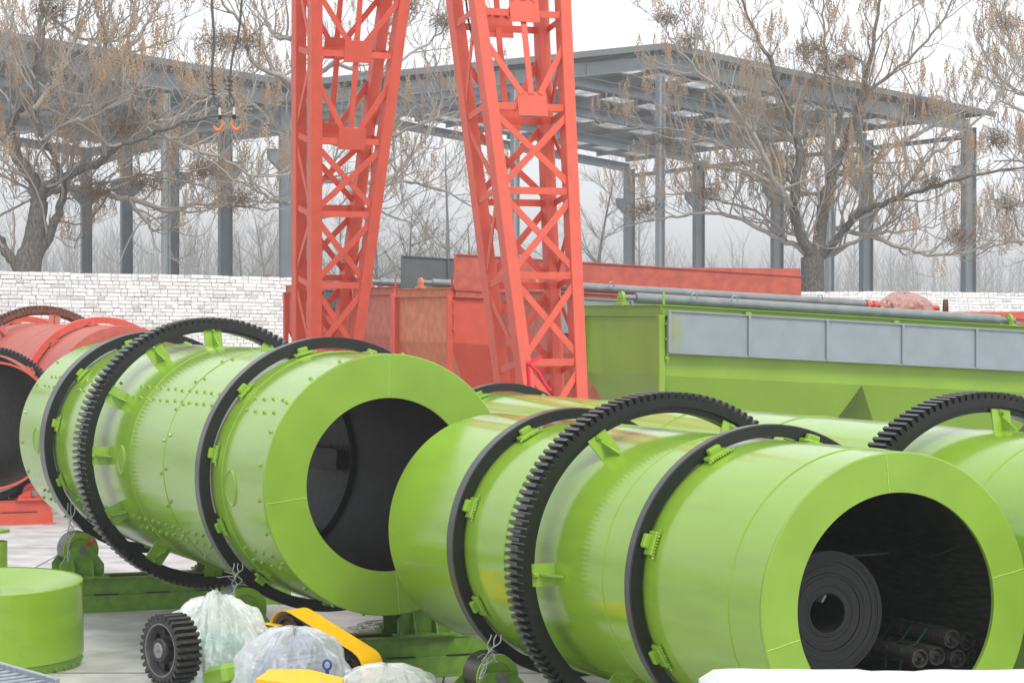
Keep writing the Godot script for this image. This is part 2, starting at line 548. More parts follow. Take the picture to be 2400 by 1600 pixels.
func roller_stand(label: String, drum: Dictionary, tc: float, paint: Material, span: float, roller_r := 0.165, mark := false, lat_k := 0.58) -> Node3D:
	var dx: float = drum.x - sin(YAW) * tc; var dz: float = drum.z + cos(YAW) * tc
	var o := thing("roller_stand", label, "roller stand", Vector3(dx, 0, -dz), YAW, "roller stands under the drums")
	var rt: float = drum.ring_r * drum.R
	var lat: float = lat_k * (rt + roller_r)
	var hy: float = drum.h - sqrt(pow(rt + roller_r, 2) - lat * lat)
	var bt := 0.30
	for s in [1.0, -1.0]:
		var z: float = 0.2 * s
		var bm := Mb.new()
		bm.box(Vector3(0, bt / 2, z), Vector3(2 * span, bt - 0.03, 0.012), 0.002)
		bm.box(Vector3(0, bt - 0.008, z - 0.04 * s), Vector3(2 * span, 0.016, 0.11), 0.003)
		bm.box(Vector3(0, 0.075, z + 0.022 * s), Vector3(2 * span + 0.02, 0.15, 0.03), 0.004)
		bm.box(Vector3(0, 0.008, z - 0.02 * s), Vector3(2 * span + 0.04, 0.016, 0.14), 0.003)
		part("base_beam", bm, paint, o)
		for k in 5:
			var sl := Mb.new()
			sl.box(Vector3(-span + 0.3 + k * (2 * span - 0.6) / 4.0, 0.155, z + 0.026 * s), Vector3(0.22, 0.007, 0.03))
			part("slot_shade", sl, M.inside, o)  # solid dark strip painted for the shade of an open slot
	for s in [-1.0, 1.0]:
		var em := Mb.new()
		em.slab([Vector3(s * span, 0, 0.21), Vector3(s * span, 0, -0.21), Vector3(s * (span - 0.06), bt, -0.21), Vector3(s * (span - 0.06), bt, 0.21)],
			[Vector3(s * (span - 0.012), 0, 0.21), Vector3(s * (span - 0.012), 0, -0.21), Vector3(s * (span - 0.072), bt, -0.21), Vector3(s * (span - 0.072), bt, 0.21)])
		part("end_plate", em, paint, o)
		var fm := Mb.new()
		fm.box(Vector3(s * (span - 0.05), 0.006, 0.27), Vector3(0.16, 0.012, 0.12), 0.002)
		part("foot", fm, paint, o)
		# roller: dark steel band with painted faces
		var xf := Transform3D(Basis.IDENTITY, Vector3(s * lat, hy, 0))
		var rm := Mb.new()
		rm.lathe([Vector2(-0.11, roller_r - 0.03), Vector2(-0.11, roller_r - 0.004), Vector2(-0.106, roller_r), Vector2(0.106, roller_r), Vector2(0.11, roller_r - 0.004), Vector2(0.11, roller_r - 0.03)], 48, 0, TAU, xf)
		var rl := part("roller", rm, M.black, o)
		var fc := Mb.new()
		for q in [-1.0, 1.0]:
			var t0: float = 0.122 * q
			var pr := [Vector2(t0, 0.001), Vector2(t0, 0.09 * roller_r / 0.165)]
			var rec: float = 0.104 * q
			pr = [Vector2(rec, 0.001), Vector2(rec, 0.62 * roller_r), Vector2(t0, 0.66 * roller_r), Vector2(t0, roller_r * 0.97), Vector2(0.108 * q, roller_r * 0.985)]
			if q > 0: pr.reverse()
			fc.lathe(pr, 40, 0, TAU, xf)
		part("roller_face", fc, M.green_matte if paint == M.green_dark else paint, rl)
		var ax := Mb.new()
		ax.tube([Vector3(s * lat, hy, 0.2), Vector3(s * lat, hy, -0.2)], [0.035, 0.035], 16)
		part("axle", ax, M.steel, rl)
		if mark and s < 0:
			var pm := Mb.new()
			for k in 5:
				var a := 0.5 + k * 1.2
				var c0 := Vector3(s * lat + 0.075, hy + 0.055, 0.126)
				pm.bar(c0, c0 + Vector3(cos(a), sin(a), 0) * rng.randf_range(0.04, 0.075), 0.022, 0.002, Vector3.BACK)
			part("paint_mark", pm, M.red, rl)
		for q in [1.0, -1.0]:
			var bm := Mb.new()
			var z: float = 0.165 * q
			var out := []
			for e in [[-0.20, bt + 0.02], [0.20, bt + 0.02], [0.20, bt + 0.02 + (hy - bt) * 0.42], [0.085, hy + 0.035], [-0.085, hy + 0.035], [-0.20, bt + 0.02 + (hy - bt) * 0.42]]:
				out.append(Vector3(s * lat + e[0], e[1], z))
			var bk := []
			for e in out: bk.append(e - Vector3(0, 0, 0.02 * q))
			bm.slab(out, bk)
			bm.box(Vector3(s * lat, bt + 0.012, z + 0.02 * q), Vector3(0.46, 0.024, 0.15), 0.004)
			var br := part("bracket", bm, paint, o)
			for e in [-0.085, 0.085]:
				var rb := Mb.new()
				var hh: float = (hy - bt) * 0.72
				rb.slab([Vector3(s * lat + e - 0.008, bt + 0.024, z), Vector3(s * lat + e - 0.008, bt + 0.024, z + 0.075 * q), Vector3(s * lat + e - 0.008, bt + hh, z + 0.012 * q), Vector3(s * lat + e - 0.008, bt + hh, z)],
					[Vector3(s * lat + e + 0.008, bt + 0.024, z), Vector3(s * lat + e + 0.008, bt + 0.024, z + 0.075 * q), Vector3(s * lat + e + 0.008, bt + hh, z + 0.012 * q), Vector3(s * lat + e + 0.008, bt + hh, z)])
				part("rib", rb, paint, br)
			var cp := Mb.new()
			cp.tube([Vector3(s * lat, hy - 0.005, z), Vector3(s * lat, hy - 0.005, z + 0.018 * q)], [0.034, 0.034], 20)
			for e in [-0.19, 0.19]: bolt_into(cp, Vector3(s * lat + e, bt + 0.024, z + 0.05 * q), Vector3.UP, 0.02, 0.02)
			part("bolt", cp, paint, br)
	return o

# ---------------------------------------------------------------- gantry crane
func crane_leg(crane: Node3D, base: Vector3, lean: float, w0: float, wk: float, depth: float, levels: Array, kfrom: int, chord: float):
	# base: middle of the front face at the ground, in the crane's own axes; the face is w0 + wk*h wide, the leg leans along z
	var ctr := func(h: float) -> Vector3: return base + Vector3(0, h, lean * h)
	var back := Vector3(0, lean * depth, -depth)
	var corner := func(h: float, s: float, b: int) -> Vector3:
		return ctr.call(h) + Vector3(s * (w0 + wk * h - chord) * 0.5, 0, 0) + back * float(b)
	var top: float = levels[levels.size() - 1] + 0.5
	var m := Mb.new()
	for s in [-1.0, 1.0]:
		for b in 2:
			m.bar(corner.call(0.35, s, b), corner.call(top, s, b), chord, chord * 1.15, Vector3(0, lean, -1), 0.006)
	var leg := part("leg", m, M.red_crane, crane)
	var nf := Vector3(0, 0, 1)
	for k in levels.size():
		var h: float = levels[k]
		for b in 2:
			var off := nf * (0.042 if b == 0 else -0.042) * 1.0
			var l: Vector3 = corner.call(h, -1.0, b) + off; var r: Vector3 = corner.call(h, 1.0, b) + off
			var hm := Mb.new()
			hm.bar(l + Vector3(chord * 0.45, 0, 0), r - Vector3(chord * 0.45, 0, 0), 0.072, 0.012, nf, 0.002)
			hm.bar(l + Vector3(chord * 0.45, 0.03, -0.035), r + Vector3(-chord * 0.45, 0.03, -0.035), 0.008, 0.06, nf)
			part("horizontal_brace", hm, M.red_crane, leg)
		for s in [-1.0, 1.0]:
			var sm := Mb.new()
			sm.bar(corner.call(h, s, 0) + Vector3(s * 0.04, 0, -0.05), corner.call(h, s, 1) + Vector3(s * 0.04, 0, 0.05), 0.065, 0.010, Vector3(1, 0, 0))
			part("side_brace", sm, M.red_crane, leg)
		if k + 1 == levels.size(): break
		var h1: float = levels[k + 1]
		var g := 0.05
		for b in 2:
			var o1 := nf * (0.050 if b == 0 else -0.050); var o2 := nf * (0.036 if b == 0 else -0.036)
			if k < kfrom:
				for e in 2:
					var dm := Mb.new()
					var s := -1.0 if e == 0 else 1.0
					var p: Vector3 = corner.call(h + g, s, b) + (o1 if e == 0 else o2); var q: Vector3 = corner.call(h1 - g, -s, b) + (o1 if e == 0 else o2)
					p += (q - p).normalized() * chord * 0.5; q -= (q - p).normalized() * chord * 0.5
					dm.bar(p, q, 0.068, 0.010, nf, 0.002)
					dm.bar(p + Vector3(0.03, 0, -0.032), q + Vector3(0.03, 0, -0.032), 0.008, 0.055, nf)
					part("diagonal_brace", dm, M.red_crane, leg)
			else:
				var mid: Vector3 = (corner.call(h, -1.0, b) + corner.call(h, 1.0, b)) * 0.5 + o1
				var gm := Mb.new()
				gm.box(mid + Vector3(0.01, 0.03, 0.008 if b == 0 else -0.008), Vector3(0.33, 0.25, 0.012), 0.002, Basis(Vector3.RIGHT, atan(lean)))
				part("gusset_plate", gm, M.red_crane, leg)
				for e in [-1.0, 0.0, 1.0]:
					var dm := Mb.new()
					var q: Vector3 = corner.call(h + (h1 - h) * 0.72, e, b) + o2 if e != 0.0 else (corner.call(h1, -1.0, b) + corner.call(h1, 1.0, b)) * 0.5 + o2
					var p := mid + Vector3(e * 0.10, 0.13, 0)
					if e != 0.0: q -= (q - p).normalized() * chord * 0.5
					dm.bar(p, q, 0.066, 0.010, nf, 0.002)
					dm.bar(p + Vector3(0.029, 0, -0.032), q + Vector3(0.029, 0, -0.032), 0.008, 0.055, nf)
					part("diagonal_brace", dm, M.red_crane, leg)
		for s in [-1.0, 1.0]:
			var sm := Mb.new()
			var f := k % 2
			sm.bar(corner.call(h + g, s, f) + Vector3(s * 0.045, 0, 0), corner.call(h1 - g, s, 1 - f) + Vector3(s * 0.045, 0, 0), 0.06, 0.010, Vector3(1, 0, 0))
			part("side_brace", sm, M.red_crane, leg)
	var sh := Mb.new()
	sh.box(base + Vector3(0, 0.2, -depth / 2), Vector3(w0 + 0.35, 0.36, depth + 0.4), 0.02)
	part("foot", sh, M.red_crane, leg)

# ---------------------------------------------------------------- batching feeders
func pillow_block(o: Node3D, c: Vector3, paint: Material):
	var m := Mb.new()
	m.box(c + Vector3(0, -0.055, 0), Vector3(0.09, 0.03, 0.22), 0.006)
	m.box(c + Vector3(0, -0.03, 0), Vector3(0.06, 0.05, 0.14), 0.01)
	var xf := Transform3D(Basis(Vector3.UP, PI / 2), c + Vector3(0, 0.01, 0))
	m.lathe([Vector2(-0.032, 0.001), Vector2(-0.032, 0.045), Vector2(-0.02, 0.05), Vector2(-0.02, 0.072), Vector2(0.02, 0.072), Vector2(0.02, 0.05), Vector2(0.032, 0.045), Vector2(0.032, 0.001)], 28, 0, TAU, xf)
	var b := part("bearing_block", m, paint, o)
	var bm := Mb.new()
	for s in [-1.0, 1.0]: bolt_into(bm, c + Vector3(0, -0.04, 0.085 * s), Vector3.UP, 0.014, 0.02)
	part("bolt", bm, paint, b)

func feeder(d: Dictionary) -> Node3D:
	# origin at the near corner on the ground; x runs along the long side, -z along the end; tops fall gently along x
	var p0 := at(d.px, 726, d.z)
	var o := thing("batching_feeder", d.label, "feeder", Vector3(p0.x, 0, p0.z), YAW, "belt feeders standing side by side")
	var L: float = d.len; var W: float = d.w; var h0: float = d.h; var k: float = d.slope
	var paint: Material = d.paint
	var y := func(x: float, dy: float) -> float: return h0 - k * x + dy
	# end rim channel and long rim channels
	var er := Mb.new()
	er.box(Vector3(0.012, h0 - 0.055, -W / 2), Vector3(0.012, 0.11, W), 0.002)
	er.box(Vector3(-0.012, h0 - 0.004, -W / 2), Vector3(0.06, 0.010, W + 0.01), 0.002)
	er.box(Vector3(-0.012, h0 - 0.113, -W / 2), Vector3(0.06, 0.010, W + 0.01), 0.002)
	part("end_rim", er, d.end_paint, o)
	for z in [0.0, -W]:
		var lr := Mb.new()
		var s := 1.0 if z == 0.0 else -1.0
		lr.slab([Vector3(0, y.call(0, -0.004), z), Vector3(L, y.call(L, -0.004), z), Vector3(L, y.call(L, -0.11), z), Vector3(0, y.call(0, -0.11), z)],
			[Vector3(0, y.call(0, -0.004), z - 0.012 * s), Vector3(L, y.call(L, -0.004), z - 0.012 * s), Vector3(L, y.call(L, -0.11), z - 0.012 * s), Vector3(0, y.call(0, -0.11), z - 0.012 * s)])
		for e in [0.0, -0.11]:
			lr.slab([Vector3(0.02, y.call(0, e), z + 0.03 * s), Vector3(L, y.call(L, e), z + 0.03 * s), Vector3(L, y.call(L, e), z), Vector3(0.02, y.call(0, e), z)],
				[Vector3(0.02, y.call(0, e - 0.009), z + 0.03 * s), Vector3(L, y.call(L, e - 0.009), z + 0.03 * s), Vector3(L, y.call(L, e - 0.009), z), Vector3(0.02, y.call(0, e - 0.009), z)])
		part("long_rim", lr, paint, o)
	# upright bin panels
	var up := 0.75
	var ep := Mb.new()
	ep.slab([Vector3(0.03, h0 - 0.113, -0.02), Vector3(0.03, h0 - 0.113, -W + 0.02), Vector3(0.03, h0 - up, -W + 0.02), Vector3(0.03, h0 - up, -0.02)],
		[Vector3(0.042, h0 - 0.113, -0.02), Vector3(0.042, h0 - 0.113, -W + 0.02), Vector3(0.042, h0 - up, -W + 0.02), Vector3(0.042, h0 - up, -0.02)])
	part("end_panel", ep, d.end_paint, o)
	for z in [-0.02, -W + 0.02]:
		var lp := Mb.new()
		lp.slab([Vector3(0.03, y.call(0, -0.113), z), Vector3(L, y.call(L, -0.113), z), Vector3(L, y.call(L, -up), z), Vector3(0.03, y.call(0, -up), z)],
			[Vector3(0.03, y.call(0, -0.113), z - 0.01), Vector3(L, y.call(L, -0.113), z - 0.01), Vector3(L, y.call(L, -up), z - 0.01), Vector3(0.03, y.call(0, -up), z - 0.01)])
		part("side_panel", lp, paint, o)
	# hoppers: upside-down pyramids in a row
	var nb: int = d.bins
	var bl := L / nb
	for b in nb:
		var xa := b * bl + (0.03 if b == 0 else 0.0); var xb := (b + 1) * bl
		var t := [Vector3(xa, y.call(xa, -up), -0.02), Vector3(xb, y.call(xb, -up), -0.02), Vector3(xb, y.call(xb, -up), -W + 0.02), Vector3(xa, y.call(xa, -up), -W + 0.02)]
		var ins := 0.62
		var yb := 0.85
		var q := [Vector3(xa + ins, yb, -0.02 - 0.42), Vector3(xb - ins, yb, -0.02 - 0.42), Vector3(xb - ins, yb, -W + 0.44), Vector3(xa + ins, yb, -W + 0.44)]
		for f in 4:
			var g := (f + 1) % 4
			var hm := Mb.new()
			var inw := Vector3((xa + xb) / 2, (yb + h0) / 2, -W / 2)
			var out: Vector3 = (t[f] + t[g] + q[f] + q[g]) / 4.0 - inw
			var nn: Vector3 = (t[g] - t[f]).cross(q[f] - t[f]).normalized()
			if nn.dot(out) > 0: nn = -nn
			nn *= 0.008
			hm.slab([t[f], t[g], q[g], q[f]], [t[f] + nn, t[g] + nn, q[g] + nn, q[f] + nn])
			part("hopper_plate", hm, d.end_paint if (b == 0 and f == 3) else paint, o)
	# posts
	for e in [[0.0, 0.0], [0.0, -W], [L, 0.0], [L, -W]]:
		var pm := Mb.new()
		var tp: float = y.call(e[0], -0.114)
		pm.box(Vector3(e[0] + 0.0, tp / 2, e[1]), Vector3(0.075, tp, 0.075), 0.006)
		part("post", pm, paint, o)
	var spike := Mb.new()
	spike.box(Vector3(0.05, h0 + 0.07, -0.03), Vector3(0.025, 0.14, 0.012))
	part("lug", spike, paint, o)
	# belt drum tube along the top with its bearings
	var tz: float = -W * d.get("tube_at", 0.55)
	var x0: float = d.get("tube_from", 0.2); var x1: float = d.get("tube_to", L - 0.15)
	pillow_block(o, Vector3(x0 - 0.17, y.call(x0, 0.075), tz), d.end_paint if d.get("old", false) else paint)
	var tm := Mb.new()
	tm.tube([Vector3(x0, y.call(x0, 0.085), tz), Vector3(x1, y.call(x1, 0.085), tz)], [0.058, 0.058], 28)
	tm.tube([Vector3(x0 - 0.2, y.call(x0 - 0.2, 0.085), tz), Vector3(x0, y.call(x0, 0.085), tz)], [0.032, 0.032], 16)
	tm.tube([Vector3(x1, y.call(x1, 0.085), tz), Vector3(x1 + 0.22, y.call(x1 + 0.22, 0.085), tz)], [0.032, 0.032], 16)
	part("roller_tube", tm, M.tube, o)
	if not d.get("motor", false): pillow_block(o, Vector3(x1 + 0.14, y.call(x1 + 0.1, 0.075), tz), paint)
	for x in d.get("rings", []):
		var rm := Mb.new()
		var pts := []; var rr := []
		for a in 13:
			pts.append(Vector3(x + cos(a / 12.0 * PI) * 0.04, y.call(x, 0.10 + sin(a / 12.0 * PI) * 0.07), tz + 0.12)); rr.append(0.008)
		rm.tube(pts, rr, 6)
		part("lifting_ring", rm, M.zinc, o)
	var rod := Mb.new()
	rod.tube([Vector3(0.055, h0 - 0.16, 0.05), Vector3(0.055, h0 - 0.62, 0.05)], [0.012, 0.012], 10)
	for e in [0.2, 0.36, 0.56]: rod.box(Vector3(0.05, h0 - e, 0.045), Vector3(0.05, 0.03, 0.03), 0.003)
	part("latch_rod", rod, paint, o)
	# side boards: hanging down the near side, or folded up above the rim
	if d.has("flap"):
		var f: Dictionary = d.flap
		var n: int = f.n
		for b in n:
			var xa: float = f.x0 + f.step * b; var xb: float = xa + f.step
			var y0: float = f.top; var y1: float = f.bot; var z: float = f.z
			var gm := Mb.new()
			gm.colored = true
			var cells := 10
			for e in cells:
				var ua := lerpf(xa + 0.02, xb - 0.006, float(e) / cells); var ub := lerpf(xa + 0.02, xb - 0.006, float(e + 1) / cells)
				for r in 6:
					var ra := r / 6.0; var rb := (r + 1) / 6.0
					var ps := [Vector3(ua, lerpf(y.call(ua, y0), y.call(ua, y1), ra), z), Vector3(ub, lerpf(y.call(ub, y0), y.call(ub, y1), ra), z), Vector3(ub, lerpf(y.call(ub, y0), y.call(ub, y1), rb), z), Vector3(ua, lerpf(y.call(ua, y0), y.call(ua, y1), rb), z)]
					var base_i := gm.v.size()
					gm.quad_out(ps[0], ps[1], ps[2], ps[3], Vector3.BACK)
					for q in 4:
						var uu: float = (ps[q].x - xa) / f.step; var vv: float = [ra, ra, rb, rb][q]
						var spray: float = 0.0
						if b == 0 and f.get("spray", false): spray = clampf(1.0 - pow((uu - 0.06) / 0.16, 2) - pow((vv - 0.45) / 0.6, 2), 0, 1) * 0.75
						gm.c[base_i + q] = Color(1, 1, 1).lerp(Color(1.0, 1.35, 0.25), spray)
			gm.box(Vector3((xa + xb) / 2, y.call((xa + xb) / 2, (y0 + y1) / 2), z - 0.006), Vector3(f.step - 0.04, abs(y1 - y0) - 0.05, 0.006))
			part("side_board", gm, f.mat, o)
			var rib := Mb.new()
			rib.colored = true
			rib.box(Vector3(xa + 0.008, y.call(xa, (y0 + y1) / 2), z + 0.012), Vector3(0.03, abs(y1 - y0), 0.03), 0.003)
			part("rib", rib, f.mat, o)
		var fr := Mb.new()
		fr.colored = true
		var xe: float = f.x0 + f.step * n
		for e in [f.top, f.bot]:
			fr.slab([Vector3(f.x0, y.call(f.x0, e + 0.008), f.z + 0.02), Vector3(xe, y.call(xe, e + 0.008), f.z + 0.02), Vector3(xe, y.call(xe, e - 0.008), f.z + 0.02), Vector3(f.x0, y.call(f.x0, e - 0.008), f.z + 0.02)],
				[Vector3(f.x0, y.call(f.x0, e + 0.008), f.z - 0.014), Vector3(xe, y.call(xe, e + 0.008), f.z - 0.014), Vector3(xe, y.call(xe, e - 0.008), f.z - 0.014), Vector3(f.x0, y.call(f.x0, e - 0.008), f.z - 0.014)])
		part("board_frame", fr, f.mat, o)
		for x in [f.x0 + f.step * 1.02, f.x0 + f.step * 2.95]:
			var hm := Mb.new()
			hm.box(Vector3(x, y.call(x, -0.06), 0.03), Vector3(0.07, 0.07, 0.05), 0.005)
			hm.tube([Vector3(x - 0.03, y.call(x, -0.075), 0.06), Vector3(x + 0.09, y.call(x + 0.06, -0.075), 0.06)], [0.014, 0.014], 10)
			part("hinge", hm, paint, o)
	return o

# ---------------------------------------------------------------- trees
func wander(p: Vector3, d: Vector3, len_: float, segs: int, bend: float, rise: float) -> Array:
	var out := [p]
	for k in segs:
		d = (d + Vector3(rng.randf_range(-1, 1), rng.randf_range(-1, 1), rng.randf_range(-1, 1)) * bend + Vector3.UP * rise).normalized()
		p += d * len_ / segs
		out.append(p)
	return out

func taper(m: int, r0: float, r1: float) -> Array:
	var o := []
	for k in m: o.append(lerpf(r0, r1, k / float(max(m - 1, 1))))
	return o

func smooth_path(pts: Array, sub := 4) -> Array:
	var out := []
	for k in pts.size() - 1:
		var a: Vector3 = pts[max(k - 1, 0)]; var b: Vector3 = pts[k]; var c: Vector3 = pts[k + 1]; var d: Vector3 = pts[min(k + 2, pts.size() - 1)]
		for s in sub: out.append(b.cubic_interpolate(c, a, d, float(s) / sub))
	out.append(pts[pts.size() - 1])
	return out

func panicle_mesh(seed_: int) -> ArrayMesh:
	# upright seed head of a foxglove tree: a stalk with small round pods
	var r := RandomNumberGenerator.new(); r.seed = seed_
	var m := Mb.new()
	m.tube([Vector3(0, -0.08, 0), Vector3(0.01, 0.2, 0), Vector3(0, 0.46, 0)], [0.005, 0.004, 0.002], 3, false)
	for k in 58:
		var q := k / 58.0
		var h := 0.02 + q * 0.44
		var w := (1.0 - q) * 0.085 + 0.018
		var a := r.randf() * TAU
		var c := Vector3(cos(a) * w * r.randf_range(0.5, 1.0), h + r.randf_range(-0.02, 0.02), sin(a) * w * r.randf_range(0.5, 1.0))
		var s := r.randf_range(0.010, 0.018)
		var tops := [c + Vector3(0, s * 1.5, 0), c - Vector3(0, s * 1.2, 0)]
		for j in 4:
			var p := c + Vector3(cos(j * PI / 2), 0, sin(j * PI / 2)) * s; var p2 := c + Vector3(cos((j + 1) * PI / 2), 0, sin((j + 1) * PI / 2)) * s
			for tpt in tops: m.tri_out(p, p2, tpt, (p + p2 + tpt) / 3.0 - c)
	return m.mesh()

func clump_into(m: Mb, c: Vector3, size: float, n: int):
	for k in n:
		var d := Vector3(rng.randfn(), rng.randfn() * 0.8, rng.randfn()).normalized()
		var p := c + Vector3(rng.randfn(), rng.randfn() * 0.6, rng.randfn()) * size * 0.36
		var pts := wander(p, d, size * rng.randf_range(0.25, 0.7), 3, 0.6, 0.0)
		m.tube(pts, taper(4, 0.0065, 0.0025), 3, false)

func big_tree(label: String, trunk: Array, trunk_r: Array, limbs: Array, x0: float, y0: float, z: float, seed_: int, brooms: Array, density := 1.0):
	# trunk and limbs: lists of [px, py, extra depth]; the tree stands z away
	rng.seed = seed_
	var foot := at(x0, y0, z)
	var o := thing("bare_tree", label, "tree", Vector3(foot.x, 0, foot.z))
	var loc := func(e) -> Vector3:
		var q := at(e[0], e[1], z) - Vector3(foot.x, 0, foot.z)
		q.z = -(e[2] if e.size() > 2 else 0.0)
		return q
	var tm := Mb.new()
	var tp := [Vector3(0, -0.1, 0)]; var tr: Array = [trunk_r[0] * 1.25]
	for k in trunk.size(): tp.append(loc.call(trunk[k])); tr.append(trunk_r[k])
	var sp := smooth_path(tp, 4); var sr := []
	for k in sp.size():
		var q := k / 4.0; var a := int(q); var b: int = min(a + 1, tr.size() - 1)
		sr.append(lerpf(tr[a], tr[b], q - a) * rng.randf_range(0.96, 1.05))
	tm.tube(sp, sr, 14)
	part("trunk", tm, M.bark, o)
	var small := Mb.new(); var fine := Mb.new()
	var heads := [[], []]
	for li in limbs.size():
		var L: Array = limbs[li]
		var r0: float = L[0] * 0.86; var pts := []
		for k in range(1, L.size()): pts.append(loc.call(L[k]))
		var sm := smooth_path(pts, 5)
		for k in range(1, sm.size()): sm[k] += Vector3(rng.randf_range(-1, 1), rng.randf_range(-1, 1), rng.randf_range(-1, 1)) * 0.035
		var lm := Mb.new()
		var radii := taper(sm.size(), r0, max(r0 * 0.16, 0.014))
		lm.tube(sm, radii, 9)
		part("limb", lm, M.bark if r0 > 0.09 else M.twig, o)
		# side branches, twigs, seed heads
		var total := 0.0
		for k in sm.size() - 1: total += sm[k].distance_to(sm[k + 1])
		var n1 := int(total * 3.6 * density) + 2
		for b in n1:
			var q := clampf((b + rng.randf()) / n1, 0.12, 1.0)
			var k: int = min(int(q * (sm.size() - 1)), sm.size() - 2)
			var p: Vector3 = sm[k].lerp(sm[k + 1], q * (sm.size() - 1) - k)
			var dir: Vector3 = (sm[k + 1] - sm[k]).normalized()
			var sd := Vector3(rng.randfn(), rng.randfn() * 0.6 + 0.35, rng.randfn()).normalized()
			var d := (dir * 0.75 + sd * 0.9).normalized()
			var l1 := rng.randf_range(0.7, 1.9) * (1.15 - 0.45 * q)
			var r1: float = min(radii[k] * 0.55, 0.032)
			var p1 := wander(p, d, l1, 6, 0.28, 0.10)
			small.tube(p1, taper(7, r1, 0.008), 5, false)
			var seedy := 0.68 if rng.randf() < 0.5 else 0.08
			var n2 := rng.randi_range(3, 6)
			for e in n2:
				var kk := rng.randi_range(2, 6)
				var dd: Vector3 = ((p1[kk] - p1[kk - 1]).normalized() * 0.7 + Vector3(rng.randfn(), rng.randfn() * 0.5 + 0.3, rng.randfn()).normalized()).normalized()
				var p2 := wander(p1[kk], dd, rng.randf_range(0.3, 0.85), 4, 0.3, 0.22)
				fine.tube(p2, taper(5, 0.010, 0.005), 3, false)
				for w in rng.randi_range(1, 3):
					var ks := rng.randi_range(1, 3)
					var p3 := wander(p2[ks], ((p2[ks + 1] - p2[ks]).normalized() + Vector3(rng.randfn(), rng.randfn() * 0.4 + 0.4, rng.randfn()) * 0.6).normalized(), rng.randf_range(0.15, 0.4), 2, 0.3, 0.3)
					fine.tube(p3, taper(3, 0.006, 0.0035), 3, false)
					if rng.randf() < seedy * 0.2: heads[rng.randi() % 2].append(Transform3D(Basis(Vector3.UP, rng.randf() * TAU).scaled(Vector3.ONE * rng.randf_range(0.5, 0.9)), p3[2]))
				if rng.randf() < seedy:
					var tilt := Basis(Vector3(rng.randfn(), 0, rng.randfn()).normalized(), rng.randf_range(0, 0.3))
					heads[rng.randi() % 2].append(Transform3D((tilt * Basis(Vector3.UP, rng.randf() * TAU)).scaled(Vector3.ONE * rng.randf_range(0.6, 1.1)), p2[4]))
	part("branches", small, M.twig, o, "stuff")
	part("twigs", fine, M.twig, o, "stuff")
	for k in 2:
		if heads[k].size() > 0: copies("seed_heads", T["head%d" % k], M.seed, o, heads[k])
	for b in brooms:
		var cm := Mb.new()
		clump_into(cm, loc.call([b[0], b[1], b[2]]), b[3], int(b[3] * 520))
		part("twig_clump", cm, M.nest, o, "stuff")

func small_tree_mesh(h: float, spread: float, limbs: int, seed_: int) -> Array:
	rng.seed = seed_
	var m := Mb.new()
	var fork := h * rng.randf_range(0.22, 0.32)
	var trunk := wander(Vector3.ZERO, Vector3.UP, h * 0.95, 9, 0.06, 0.1)
	m.tube(trunk, taper(10, 0.13, 0.015), 7, false)
	var f := Mb.new()
	for k in limbs:
		var q := rng.randf_range(0.25, 0.95)
		var p: Vector3 = trunk[int(q * 9)]
		var a := rng.randf() * TAU
		var d := Vector3(cos(a) * spread, rng.randf_range(0.3, 1.0), sin(a) * spread).normalized()
		var p1 := wander(p, d, h * rng.randf_range(0.2, 0.42) * (1.2 - q * 0.6), 6, 0.2, 0.08)
		m.tube(p1, taper(7, 0.04 * (1.2 - q), 0.008), 4, false)
		for e in 7:
			var kk := rng.randi_range(1, 6)
			var p2 := wander(p1[kk], (d + Vector3(rng.randfn(), rng.randfn() * 0.6 + 0.3, rng.randfn()) * 0.8).normalized(), rng.randf_range(0.4, 1.1), 4, 0.25, 0.12)
			f.tube(p2, taper(5, 0.011, 0.005), 3, false)
			for w in 3:
				var p3 := wander(p2[rng.randi_range(1, 4)], (d + Vector3(rng.randfn(), rng.randfn() * 0.5 + 0.3, rng.randfn())).normalized(), rng.randf_range(0.2, 0.6), 2, 0.25, 0.1)
				f.tube(p3, taper(3, 0.007, 0.004), 3, false)
	return [m.mesh(), f.mesh()]

func sapling_mesh(seed_: int, h: float) -> ArrayMesh:
	rng.seed = seed_
	var m := Mb.new()
	var t := wander(Vector3.ZERO, Vector3.UP, h, 6, 0.05, 0.2)
	m.tube(t, taper(7, 0.045, 0.008), 4, false)
	for k in 22:
		var q := rng.randf_range(0.12, 0.98)
		var p: Vector3 = t[int(q * 6)].lerp(t[min(int(q * 6) + 1, 6)], rng.randf())
		var a := rng.randf() * TAU
		m.tube(wander(p, Vector3(cos(a) * 0.5, 1.0, sin(a) * 0.5).normalized(), h * rng.randf_range(0.10, 0.28), 3, 0.12, 0.15), taper(4, 0.014, 0.006), 3, false)
	return m.mesh()

